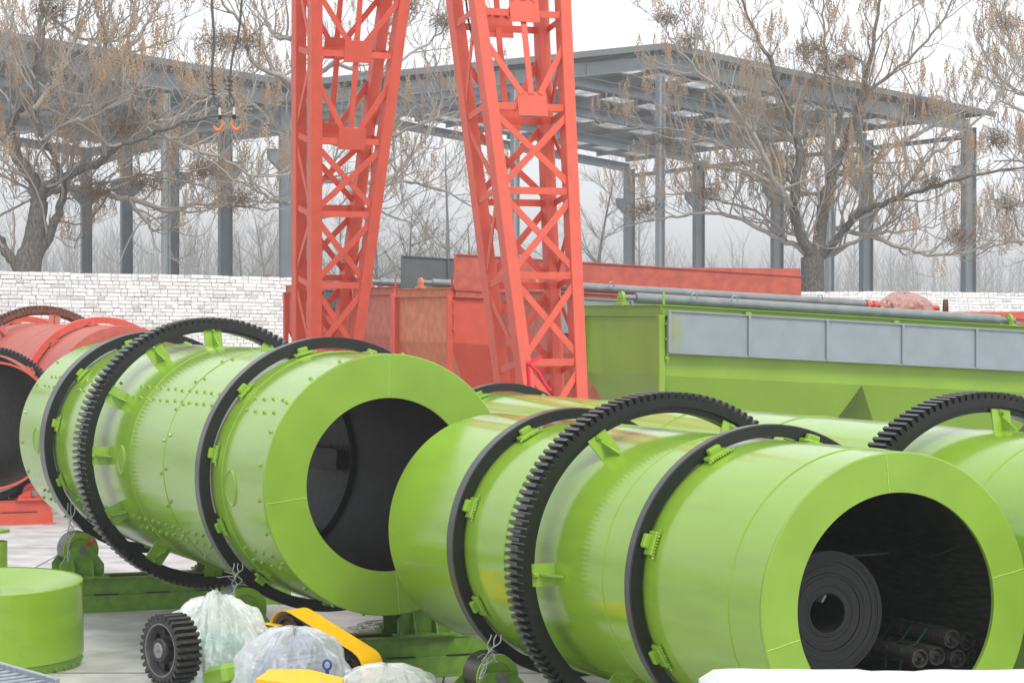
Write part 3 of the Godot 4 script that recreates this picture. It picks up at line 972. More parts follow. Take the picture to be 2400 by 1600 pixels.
# ---------------------------------------------------------------- crumpled plastic film
func film_mesh(c: Vector3, r: Vector3, seed_: int, amp: float, bs := Basis.IDENTITY, lean := Vector3.ZERO) -> Mb:
	# thin film thrown over a machine: a domed top with pleats that fan out and deepen towards the hem
	var f := FastNoiseLite.new(); f.seed = seed_; f.frequency = 1.0; f.fractal_type = FastNoiseLite.FRACTAL_RIDGED; f.fractal_octaves = 3
	var g := FastNoiseLite.new(); g.seed = seed_ + 5; g.frequency = 1.0; g.fractal_octaves = 3
	var rows := []
	var nu := 200; var nv := 46
	for b in nv + 1:
		var q := float(b) / nv
		var row := []
		for a in nu + 1:
			var ph := TAU * (a % nu) / nu
			var cx := cos(ph); var cz := sin(ph)
			var sq: float = 1.0 / pow(pow(abs(cx), 3.2) + pow(abs(cz), 3.2), 1.0 / 3.2)
			var rr := pow(sin(minf(q * 1.35, 1.0) * PI / 2), 0.85)
			var yy := 1.0 - 2.0 * pow(clampf((q - 0.12) / 0.88, 0, 1), 1.15)
			var big := g.get_noise_3d(cx * 1.2, cz * 1.2, q * 1.5)
			var pleat := f.get_noise_3d(cx * 2.6, cz * 2.6, q * 0.9)
			var fine := f.get_noise_3d(cx * 6.0 + 9.0, cz * 6.0, q * 3.0)
			var k := 1.0 + amp * (0.55 * big + (0.15 + 0.5 * q) * pleat * 0.6 + 0.10 * fine)
			var p := Vector3(cx * sq * rr * r.x * k, yy * r.y + amp * r.y * (0.7 * big + 0.35 * pleat * (1.0 - q) + 0.12 * fine), cz * sq * rr * r.z * k)
			row.append(c + bs * (p + lean * (yy * 0.5 + 0.5)))
		rows.append(row)
	var m := Mb.new()
	m.grid(rows, true)
	for k in m.n.size():
		if m.n[k].dot(m.v[k] - c + Vector3(0, r.y * 0.3, 0)) < 0.0: m.n[k] = -m.n[k]
	var idx := m.i.duplicate(); m.i.clear()
	for k in range(0, idx.size(), 3): m.face(idx[k], idx[k + 1], idx[k + 2])
	return m

func wire_tie(label: String, a: Vector3, b: Vector3, seed_: int):
	rng.seed = seed_
	var o := thing("wire_tie", label, "wire", Vector3(b.x, 0, b.z), 0.0, "twisted wires that tie the riding rings down")
	var off := Vector3(b.x, 0, b.z)
	for s in 3:
		var m := Mb.new()
		var pts := []; var rr := []
		for k in 25:
			var q := k / 24.0
			var w: float = 0.022 * sin(q * PI) * (0.6 if s < 2 else 1.3)
			var ang := q * 16.0 + s * 2.1
			pts.append(a.lerp(b, q) - off + Vector3(cos(ang) * w, 0, sin(ang) * w) + Vector3(0.03 * (s - 1) * (1.0 - q), 0, 0)); rr.append(0.0042)
		m.tube(pts, rr, 5)
		part("strand", m, M.wire, o)
	var m2 := Mb.new()
	var mid := a.lerp(b, 0.45) - off
	for s in 4: m2.tube(wander(mid, Vector3(rng.randf_range(-1, 0.6), rng.randf_range(-0.3, 0.5), 0.3).normalized(), rng.randf_range(0.08, 0.16), 5, 0.5, 0.0), taper(6, 0.003, 0.0025), 4)
	part("loose_end", m2, M.wire, o)

# ================================================================ the scene
func _ready():
	rng.seed = 7
	# camera, sky, sun, exposure
	var cam := Camera3D.new()
	cam.name = "camera"
	cam.position = Vector3(0, EYE, 0)
	cam.rotation = Vector3(-PITCH, 0, 0)
	cam.fov = rad_to_deg(2.0 * atan(800.0 / FOC))
	cam.near = 0.1
	cam.far = 1500.0
	add_child(cam)
	cam.current = true
	var env := Environment.new()
	var sky := Sky.new()
	var sm := ProceduralSkyMaterial.new()
	sm.sky_top_color = Color(0.95, 0.965, 0.985)
	sm.sky_horizon_color = Color(0.945, 0.955, 0.965)
	sm.ground_horizon_color = Color(0.93, 0.94, 0.95)
	sm.ground_bottom_color = Color(0.7, 0.7, 0.7)
	sm.sky_curve = 0.2
	sm.sun_angle_max = 0.0
	sky.sky_material = sm
	env.background_mode = Environment.BG_SKY
	env.sky = sky
	env.background_energy_multiplier = 0.68
	env.tonemap_mode = Environment.TONE_MAPPER_LINEAR
	env.tonemap_exposure = 2.1
	env.sdfgi_enabled = true
	env.ssao_enabled = true
	env.ssil_enabled = true
	env.fog_enabled = true
	env.fog_density = 0.0012
	env.volumetric_fog_enabled = true
	env.volumetric_fog_density = 0.0
	env.fog_light_color = Color(0.95, 0.96, 0.97)
	var we := WorldEnvironment.new()
	we.name = "world_environment"
	we.environment = env
	add_child(we)
	var sun := DirectionalLight3D.new()
	sun.name = "sun"
	sun.light_energy = 0.42
	sun.light_color = Color(1.0, 0.98, 0.95)
	sun.light_angular_distance = 25.0
	sun.shadow_enabled = true
	sun.rotation = Vector3(deg_to_rad(-52), deg_to_rad(32), 0)
	add_child(sun)

	make_materials()
	T.head0 = panicle_mesh(3)
	T.head1 = panicle_mesh(9)
	build_ground()
	build_wall()
	build_mist()
	build_shed()
	build_trees()
	build_crane()
	build_feeders()
	build_drums()
	build_foreground()

func build_ground():
	var g := Mb.new()
	g.quad_out(Vector3(-350, 0, -520), Vector3(350, 0, -520), Vector3(350, 0, 30), Vector3(-350, 0, 30), Vector3.UP)
	var o := part("ground", g, M.ground, self)
	tag(o, "pale grey concrete yard floor under the machines", "ground", "", "structure")
	# saw cuts between the concrete slabs
	var j := Mb.new()
	for k in 6:
		var z := -14.0 - k * 5.0
		j.box(Vector3(-2, 0.002, z), Vector3(40, 0.003, 0.012))
	for k in 7:
		j.box(Vector3(-14 + k * 4.5, 0.002, -25), Vector3(0.012, 0.0035, 28))
	part("slab_joints", j, M.cast, o, "stuff")

func build_wall():
	rng.seed = 17
	var A := Vector3(-12.4, 0, -41.7); var B := Vector3(17.0, 0, -60.3)
	var dir := (B - A).normalized(); var lng := A.distance_to(B)
	var o := thing("brick_wall", "long whitewashed brick wall behind the red machines", "wall", A, -atan2(dir.z, dir.x))
	# the coping falls gently to the right and levels out
	var top := func(x: float) -> float:
		var X: float = A.x + dir.x * x
		return 3.28 - 0.0195 * (X + 3.9) if X < 6.2 else 3.083
	var core := Mb.new()
	var n := 60
	for k in n:
		var xa := lng * k / n; var xb := lng * (k + 1) / n
		core.slab([Vector3(xa, 0, -0.004), Vector3(xb, 0, -0.004), Vector3(xb, top.call(xb) - 0.02, -0.004), Vector3(xa, top.call(xa) - 0.02, -0.004)],
			[Vector3(xa, 0, -0.24), Vector3(xb, 0, -0.24), Vector3(xb, top.call(xb) - 0.02, -0.24), Vector3(xa, top.call(xa) - 0.02, -0.24)])
	part("mortar", core, M.mortar, o)
	# brick shapes, whole and half, with worn arrises
	var shapes := {}
	for half in 2:
		shapes[half] = []
		for s in 5:
			var b := Mb.new()
			var w: float = (0.121 if half == 1 else 0.249) * 0.5; var h := 0.0300
			var c := []
			for e in [[-1, -1], [1, -1], [1, 1], [-1, 1]]:
				c.append(Vector3(e[0] * (w - rng.randf_range(0.002, 0.014)), e[1] * (h - rng.randf_range(0.001, 0.007)), 0.010 + rng.randf_range(-0.002, 0.003)))
			var r := [Vector3(-w, -h, 0.003), Vector3(w, -h, 0.003), Vector3(w, h, 0.003), Vector3(-w, h, 0.003)]
			b.quad_out(c[0], c[1], c[2], c[3], Vector3.BACK)
			for q in 4:
				var g := (q + 1) % 4
				b.quad_out(c[q], c[g], r[g], r[q], (r[q] + r[g]) * 1.0 + Vector3(0, 0, 0.02))
				b.quad_out(r[q], r[g], r[g] - Vector3(0, 0, 0.1), r[q] - Vector3(0, 0, 0.1), r[q] + r[g])
			shapes[half].append(b.mesh())
	var rows := 44
	var course := 0.068
	var single := 0
	var rest := {}
	for row in rows:
		var x := rng.randf_range(0, 0.2) - 0.1
		var along := 0
		while x < lng - 0.3:
			var X: float = A.x + dir.x * x
			var half := 0
			if X > 5.0: half = 1 if (row == 0 or rng.randf() < 0.62) else 0
			else: half = (along + row) % 2 if row % 3 != 2 else (1 if rng.randf() < 0.7 else 0)
			if rng.randf() < 0.12: half = 1 - half
			var w := 0.128 if half == 1 else 0.256
			var yy: float = top.call(x + w / 2) - 0.031 - row * course + rng.randf_range(-0.004, 0.004) + (rng.randf_range(-0.008, 0.006) if row == 0 else 0.0) + 0.012 * sin(X * 0.9)
			var slope := 0.0165 if X < 6.2 else 0.0
			var bs := Basis(Vector3.BACK, -slope + rng.randf_range(-0.012, 0.012)).scaled(Vector3(rng.randf_range(0.95, 1.01), rng.randf_range(0.92, 1.07), 1))
			var xf := Transform3D(bs, Vector3(x + w / 2, yy, rng.randf_range(-0.003, 0.004)))
			var mk := "brick_a" if rng.randf() < 0.62 else ("brick_b" if rng.randf() < 0.8 else "brick_c")
			var sh := rng.randi() % 5
			if single < 300 and X > -9.1 and X < -4.2 and row < 14:
				var e := part("brick", shapes[half][sh], M[mk], o)
				e.transform = xf
				single += 1
			else:
				var key := "%d %d %s" % [half, sh, mk]
				if not rest.has(key): rest[key] = []
				rest[key].append(xf)
			x += w
			along += 1
	for key in rest:
		var s: PackedStringArray = key.split(" ")
		copies("bricks", shapes[int(s[0])][int(s[1])], M[s[2]], o, rest[key])
	# one loose brick on the coping
	var lb := Mb.new()
	lb.box(Vector3.ZERO, Vector3(0.13, 0.06, 0.11), 0.006)
	var p := at(619, 646, 46.4)
	var l := part("loose_brick", lb, mat(lin(0.20, 0.13, 0.10), 0.95), self)
	l.position = Vector3(p.x, top.call((p.x - A.x) / dir.x) + 0.03, A.z + (p.x - A.x) / dir.x * dir.z - 0.12)
	tag(l, "single bare brown brick lying on top of the white wall", "brick")

func build_mist():
	# a bank of mist lies over the fields behind the wall
	var fog := FogVolume.new()
	fog.name = "mist"
	fog.size = Vector3(560, 10, 330)
	fog.position = Vector3(-88, 4.9, -190.5)
	fog.rotation.y = 0.562
	var fm := FogMaterial.new()
	fm.density = 0.0065
	fm.albedo = Color(0.97, 0.975, 0.98)
	fog.material = fm
	add_child(fog)
	tag(fog, "thin white winter mist over the fields beyond the wall", "mist", "", "stuff")

func build_shed():
	# steel portal shed: valley column row at local x = 0, ridge at 10.6, eave row at 19.8; frames recede along -z
	var v0 := at(672, 726, 61.0)
	var o := thing("steel_shed", "open grey steel shed with two gabled roofs and no walls", "shed", Vector3(v0.x, 0, v0.z), 0.385)
	var bay := 5.4; var nb := 4; var H := 7.95; var R := 9.22; var half := 9.75; var span := 18.9
	var eave2 := 7.85
	var roof_y := func(x: float) -> float:
		if x < -half: return lerpf(R, H, (-half - x) / half)
		if x < 0: return lerpf(H, R, -x / half)
		if x < half: return lerpf(H, R, x / half)
		return lerpf(R, eave2, (x - half) / (span - half))
	var hcol := func(x: float, z: float, top: float, w: float, par: Node, nm: String, m: Material) -> MeshInstance3D:
		var cm := Mb.new()
		cm.box(Vector3(x, top / 2, z), Vector3(w, top, 0.02))
		for s in [-1.0, 1.0]: cm.box(Vector3(x + s * (w / 2 + 0.006), top / 2, z), Vector3(0.014, top, 0.26))
		return part(nm, cm, m, par)
	for f in nb + 1:
		var z := -f * bay
		for x in [0.0, span, -2 * half]:
			var c: MeshInstance3D = hcol.call(x, z, (H if x <= 0.0 else eave2) - 0.3, 0.30, o, "column", M.steel_blue)
			for s in ([-1.0, 1.0] if x == 0.0 else ([-1.0] if x > 0 else [1.0])):
				var bm := Mb.new()
				var yb := 6.5
				bm.slab([Vector3(x + s * 0.16, yb, z + 0.11), Vector3(x + s * 0.46, yb, z + 0.11), Vector3(x + s * 0.46, yb - 0.2, z + 0.11), Vector3(x + s * 0.16, yb - 0.5, z + 0.11)],
					[Vector3(x + s * 0.16, yb, z - 0.11), Vector3(x + s * 0.46, yb, z - 0.11), Vector3(x + s * 0.46, yb - 0.2, z - 0.11), Vector3(x + s * 0.16, yb - 0.5, z - 0.11)])
				bm.box(Vector3(x + s * 0.33, yb + 0.012, z), Vector3(0.34, 0.024, 0.28))
				part("corbel", bm, M.steel_blue, c)
		# rafters
		for seg in [[-2 * half, -half], [-half, 0.0], [0.0, half], [half, span]]:
			var rm := Mb.new()
			var a := Vector3(seg[0], roof_y.call(seg[0]) - 0.27, z); var b := Vector3(seg[1], roof_y.call(seg[1] - 0.0001 if seg[1] == 0.0 else seg[1]) - 0.27, z)
			if seg[1] == 0.0: b.y = H - 0.27
			if seg[0] == 0.0: a.y = H - 0.27
			var wd := 0.30 if f == 0 else 0.26
			rm.bar(a, b, wd, 0.02, Vector3.BACK)
			var up := Vector3(0, wd / 2, 0)
			rm.bar(a + up, b + up, 0.02, 0.24, Vector3.BACK); rm.bar(a - up, b - up, 0.02, 0.24, Vector3.BACK)
			var rf := part("rafter", rm, M.steel_light if f == 0 else M.steel_blue, o)
			if f == 0:
				for e in range(1, 5):
					var st := Mb.new()
					var q := a.lerp(b, e / 5.0)
					st.box(q + Vector3(0, 0, 0.03), Vector3(0.02, wd * 0.96, 0.06))
					part("stiffener", st, M.steel_light, rf)
	# gable posts
	for x in [half, 14.6, 5.8, -3.0, -half, -14.6]:
		var c: MeshInstance3D = hcol.call(x, 0.02, roof_y.call(x) - 0.6, 0.13, o, "gable_post", M.steel_light)
		c.position.z = 0.16
	# roof: sheets between translucent strips, and the purlins under them
	var over := 0.5
	for seg in [[-2 * half, -half], [-half, 0.0], [0.0, half], [half, span + 0.5]]:
		var ya: float = roof_y.call(seg[0]); var yb: float = roof_y.call(seg[1])
		if seg[0] == 0.0 or seg[1] == 0.0:
			if seg[0] == 0.0: ya = H
			else: yb = H
		var P := func(q: float, z: float, up: float) -> Vector3: return Vector3(lerpf(seg[0], seg[1], q), lerpf(ya, yb, q) + up, z)
		var cuts := [over]
		for f in nb: cuts.append_array([-f * bay - 3.9, -f * bay - 5.2])
		cuts.append(-nb * bay - over)
		for k in range(0, cuts.size() - 1):
			var za: float = cuts[k]; var zb: float = cuts[k + 1]
			var sl := k % 2 == 1
			var sm := Mb.new()
			sm.slab([P.call(0, za, 0.16), P.call(1, za, 0.16), P.call(1, zb, 0.16), P.call(0, zb, 0.16)], [P.call(0, za, 0.12 if not sl else 0.15), P.call(1, za, 0.12 if not sl else 0.15), P.call(1, zb, 0.12 if not sl else 0.15), P.call(0, zb, 0.12 if not sl else 0.15)])
			part("skylight" if sl else "roof_sheet", sm, M.skylight if sl else M.roof, o)
		for k in 9:
			var q := (k + 0.35) / 8.7
			var pm := Mb.new()
			pm.bar(P.call(q, over - 0.02, 0.05), P.call(q, -nb * bay - over + 0.02, 0.05), 0.06, 0.13, Vector3.UP)
			part("purlin", pm, M.roof_edge, o)
		# edge flashing on the near gable
		var em := Mb.new()
		em.bar(P.call(0, over + 0.03, 0.09), P.call(1, over + 0.03, 0.09), 0.15, 0.03, Vector3.BACK)
		part("gable_flashing", em, M.roof_edge, o)
	# tie beam along the far side
	for x in [0.0, span]:
		var tb := Mb.new()
		tb.bar(Vector3(x, 7.3, 0), Vector3(x, 7.3, -nb * bay), 0.12, 0.12)
		part("tie_beam", tb, M.steel_blue, o)

func build_trees():
	big_tree("large bare tree on a thick trunk just right of the red side board", [[1905, 655], [1904, 600]], [0.27, 0.24],
		[
			[0.085, [1900, 600, 0], [1865, 575, 0], [1813, 551, 0.3], [1730, 505, 0.8], [1650, 497, 1.2], [1560, 507, 1.6], [1470, 525, 2.0]],
			[0.16, [1900, 605, 0], [1868, 528, -0.2], [1859, 459, -0.4], [1868, 367, -0.5], [1858, 310, -0.6], [1838, 250, -0.7], [1800, 160, -0.9], [1752, 70, -1.2], [1710, -30, -1.4]],
			[0.185, [1912, 605, 0], [1932, 505, 0.3], [1951, 436, 0.5], [1966, 385, 0.6], [1997, 321, 0.8], [2029, 230, 0.9], [2052, 147, 1.0], [2072, 46, 1.2], [2085, -50, 1.3]],
			[0.12, [1922, 602, 0], [1974, 537, -0.3], [2010, 500, -0.6], [2089, 468, -1.0], [2180, 440, -1.4], [2290, 410, -1.8], [2385, 400, -2.2]],
			[0.065, [1925, 608, 0], [2010, 565, 0.4], [2080, 542, 0.8], [2153, 535, 1.2], [2240, 520, 1.8]],
			[0.07, [1960, 535, 0], [2043, 560, -0.5], [2112, 588, -1.0], [2180, 602, -1.4], [2250, 590, -1.8], [2290, 575, -2.1]],
			[0.085, [1860, 490, -0.3], [1813, 436, -0.8], [1749, 321, -1.4], [1675, 230, -2.0], [1600, 175, -2.6], [1545, 110, -3.0]],
			[0.075, [1965, 400, 0.6], [2045, 388, 0.9], [2130, 325, 1.4], [2230, 275, 2.0], [2320, 230, 2.5]],
			[0.06, [1868, 370, -0.5], [1855, 325, 0.0], [1800, 290, 0.8], [1720, 215, 1.6], [1650, 120, 2.3], [1620, 20, 2.8]],
			[0.06, [1951, 440, 0.5], [1900, 450, 1.2], [1830, 420, 2.0], [1740, 380, 2.8], [1640, 360, 3.4]],
			[0.06, [1997, 321, 0.8], [1960, 250, 0.0], [1930, 150, -0.7], [1915, 50, -1.2], [1900, -40, -1.6]],
			[0.055, [2029, 230, 0.9], [2080, 180, 0.2], [2150, 120, -0.6], [2200, 40, -1.2], [2230, -40, -1.6]],
			[0.05, [1885, 560, 0], [1850, 540, 0.8], [1790, 490, 1.6], [1700, 460, 2.4], [1600, 440, 3.0], [1500, 450, 3.6]],
			[0.05, [2089, 468, -1.0], [2160, 380, -1.2], [2230, 320, -1.5], [2300, 250, -1.8], [2350, 160, -2.0]],
			[0.05, [1859, 459, -0.4], [1790, 400, 0.5], [1700, 330, 1.2], [1600, 290, 1.9], [1480, 280, 2.5]],
		], 1905, 700, 58.0, 101,
		[[1545, 75, -2.8, 0.45], [1632, 70, 2.4, 0.5], [1888, 128, -1, 0.55], [1955, 152, 0, 0.6], [1682, 438, 2.4, 0.55], [1522, 480, 2, 0.5], [1575, 312, 2, 0.45], [2188, 235, 2, 0.6], [2225, 560, -1.5, 0.45], [2165, 436, -1.3, 0.4], [2005, 130, 1, 0.4]], 1.15)
	big_tree("bare forked tree on the left, its limbs over the white wall", [[62, 648], [74, 585], [84, 525], [92, 470]], [0.27, 0.22, 0.19, 0.17],
		[
			[0.17, [88, 480, 0], [75, 420, 0], [27, 357, 0.3], [13, 290, 0.4], [31, 262, 0.5], [58, 201, 0.6], [71, 112, 0.7], [78, 0, 0.9], [82, -60, 1.0]],
			[0.15, [62, 645, 0], [25, 605, 0.1], [-5, 565, 0.2], [-40, 500, 0.3], [-60, 420, 0.5], [-50, 330, 0.7]],
			[0.12, [80, 618, 0], [112, 560, 0], [140, 490, 0], [152, 445, -0.1], [140, 390, -0.2], [110, 330, -0.4], [95, 260, -0.6], [110, 150, -0.8], [130, 30, -1.0]],
			[0.12, [92, 470, 0], [125, 430, -0.2], [232, 388, -0.5], [286, 353, -0.8], [388, 317, -1.2], [491, 292, -1.6], [590, 290, -2.0]],
			[0.09, [100, 455, 0], [160, 440, 0.4], [286, 464, 0.8], [379, 487, 1.2], [450, 470, 1.5], [527, 478, 1.8], [640, 480, 2.2]],
			[0.09, [33, 268, 0.5], [89, 254, 0.2], [143, 243, 0], [214, 255, -0.4], [300, 230, -0.8], [380, 220, -1.2]],
			[0.08, [95, 260, -0.6], [150, 190, -0.6], [180, 110, -0.6], [190, 40, -0.5], [196, -50, -0.5]],
			[0.085, [143, 243, 0], [237, 138, 0.4], [286, 107, 0.6], [330, 49, 0.8], [365, -30, 1.0]],
			[0.06, [286, 353, -0.8], [330, 300, -0.4], [400, 280, 0.0], [470, 230, 0.4], [540, 210, 0.9]],
			[0.06, [58, 201, 0.6], [20, 150, 1.0], [-20, 90, 1.5], [-50, 20, 2]],
			[0.06, [237, 138, 0.4], [250, 80, -0.3], [235, 20, -0.8], [225, -40, -1.2]],
			[0.06, [388, 317, -1.2], [440, 350, -0.8], [520, 370, -0.4], [600, 410, 0.1], [680, 400, 0.5]],
			[0.05, [286, 464, 0.8], [330, 520, 0.9], [345, 535, 1.0], [420, 520, 1.1]],
			[0.05, [110, 330, -0.4], [180, 300, -1.2], [260, 290, -1.9], [340, 250, -2.5]],
			[0.05, [100, 455, 0], [60, 440, 0.8], [0, 420, 1.4], [-60, 390, 2.0]],
			[0.045, [78, 0, 0.9], [140, 60, 1.5], [210, 70, 2.0], [300, 40, 2.6]],
			[0.045, [152, 445, 0], [220, 420, 1.0], [300, 400, 1.8], [400, 410, 2.5], [480, 440, 3.0]],
		], 30, 690, 50.0, 202,
		[[230, 450, 0, 0.55], [300, 300, -0.6, 0.6], [542, 462, 1.6, 0.5], [130, 28, -0.5, 0.5], [470, 395, 0.5, 0.35], [320, 420, 1, 0.45]], 1.1)
	big_tree("bare tree directly behind the farther crane leg, a nest in its left branches", [[716, 620], [708, 430], [702, 250], [697, 60], [690, -60]], [0.19, 0.17, 0.15, 0.11, 0.07],
		[
			[0.085, [708, 245, 0], [670, 188, -0.3], [598, 152, -0.7], [580, 76, -0.9], [530, 10, -1.2], [500, -50, -1.4]],
			[0.07, [698, 85, 0], [643, 80, 0.4], [616, 27, 0.6], [600, -40, 0.8]],
			[0.06, [704, 330, 0], [650, 300, 0.6], [590, 240, 1.1], [520, 200, 1.6], [450, 190, 2.0]],
			[0.07, [709, 440, 0], [800, 420, 0.3], [895, 428, 0.6], [957, 420, 0.9], [1046, 446, 1.3], [1110, 480, 1.6]],
			[0.07, [705, 330, 0], [790, 320, -0.3], [880, 340, -0.6], [980, 300, -1.0], [1080, 270, -1.4]],
			[0.07, [702, 200, 0], [790, 150, -0.5], [890, 90, -0.9], [960, 30, -1.2], [1000, -40, -1.4]],
			[0.05, [709, 480, 0], [650, 470, -0.5], [590, 440, -1.0], [540, 420, -1.5], [480, 430, -2.0]],
			[0.05, [895, 428, 0.6], [960, 360, 0.9], [1010, 290, 1.2], [1030, 200, 1.5], [1010, 110, 1.8]],
			[0.05, [710, 520, 0], [790, 500, 0.6], [880, 490, 1.2], [960, 520, 1.8]],
			[0.05, [790, 150, -0.5], [860, 170, 0.2], [940, 130, 0.8], [1030, 60, 1.3], [1060, 10, 1.6]],
		], 718, 720, 54.0, 303, [[520, 108, -0.9, 0.6], [585, 108, -0.9, 0.5], [905, 200, 0.5, 0.45], [1035, 30, 1.3, 0.5], [950, 30, -1, 0.45]], 1.0)
	big_tree("bare tree at the right edge of the picture, mostly cut off", [[2560, 600], [2555, 450]], [0.2, 0.17],
		[
			[0.07, [2555, 480, 0], [2480, 420, 0.3], [2420, 380, 0.6], [2350, 370, 1.0]],
			[0.07, [2555, 450, 0], [2500, 320, 0.3], [2450, 220, 0.6], [2400, 120, 0.9], [2375, 20, 1.2]],
			[0.06, [2500, 320, 0.3], [2440, 280, -0.4], [2370, 260, -0.9], [2310, 240, -1.3]],
			[0.06, [2555, 500, 0], [2470, 500, -0.4], [2390, 480, -0.8], [2310, 490, -1.2]],
			[0.05, [2555, 540, 0], [2460, 560, 0.5], [2370, 570, 0.9], [2300, 600, 1.3]],
			[0.05, [2450, 220, 0.6], [2400, 200, 1.2], [2350, 130, 1.6], [2330, 60, 2]],
		], 2560, 700, 60.0, 404, [[2325, 330, -0.5, 0.6], [2390, 45, 1.1, 0.5], [2345, 485, -0.9, 0.4]], 1.2)
	# middle distance: thinner bare trees seen past the crane, each of its own kind
	var kinds := []
	for k in 3: kinds.append(small_tree_mesh(7.6 + k * 0.7, 1.0, 20 + k * 3, 40 + k))
	rng.seed = 23
	var spots := [[880, 92, 0.95, "slim hazy tree seen just right of the farther crane leg"], [965, 88, 0.8, "hazy grey tree midway between the two crane legs"], [1050, 98, 1.05, "taller hazy tree beside the thin dark post between the crane legs"],
		[1112, 90, 0.8, "short hazy tree seen against the left side of the nearer crane leg"], [1385, 94, 1.0, "hazy bare tree just right of the nearer crane leg"], [1500, 102, 0.75, "low hazy tree above the red side board, left of a shed column"],
		[565, 100, 0.8, "low hazy tree seen between the two right columns on the left"], [640, 104, 0.85, "hazy tree seen left of the last column before the crane"], [800, 96, 0.8, "hazy tree seen through the lattice of the farther crane leg"]]
	for k in spots.size():
		var e: Array = spots[k]
		var p := at(e[0], 726, e[1])
		var o := thing("hazy_tree", e[3], "tree", Vector3(p.x, 0, p.z), rng.randf() * TAU, "thin bare trees in the haze")
		o.scale = Vector3.ONE * e[2]
		var km: Array = kinds[k % 3]
		part("trunk", km[0], M.bark, o)
		part("crown", km[1], M.twig, o)
	# far wood: nobody could count it
	var sap := []
	for k in 4: sap.append(sapling_mesh(70 + k, 5.6 + 0.6 * k))
	rng.seed = 29
	var wood := Node3D.new(); wood.name = "far_wood"; add_child(wood, true)
	tag(wood, "misty belt of thin saplings and brush far beyond the wall", "wood", "", "stuff")
	for k in 4:
		var xs := []
		for e in 300:
			var zz := rng.randf_range(125, 200)
			var xx := rng.randf_range(-0.24, 0.24) * zz
			var s := rng.randf_range(0.6, 0.92)
			if xx / zz < -0.08: s *= 1.25
			xs.append(Transform3D(Basis(Vector3.UP, rng.randf() * TAU).scaled(Vector3(1.35, 1.0, 1.35) * s), Vector3(xx, 0, -zz)))
		copies("saplings", sap[k], M.far, wood, xs)
	var bush := Mb.new()
	for k in 90:
		bush.tube(wander(Vector3(rng.randfn() * 0.3, 0, rng.randfn() * 0.3), Vector3(rng.randfn() * 0.5, 1, rng.randfn() * 0.5).normalized(), rng.randf_range(1.2, 3.6), 4, 0.2, 0.05), taper(5, 0.022, 0.008), 3, false)
	var bx := []
	for e in 380:
		var zz := rng.randf_range(120, 170)
		bx.append(Transform3D(Basis(Vector3.UP, rng.randf() * TAU).scaled(Vector3.ONE * rng.randf_range(0.75, 1.1)), Vector3(rng.randf_range(-0.24, 0.24) * zz, 0, -zz)))
	copies("brush", bush.mesh(), M.far, wood, bx)

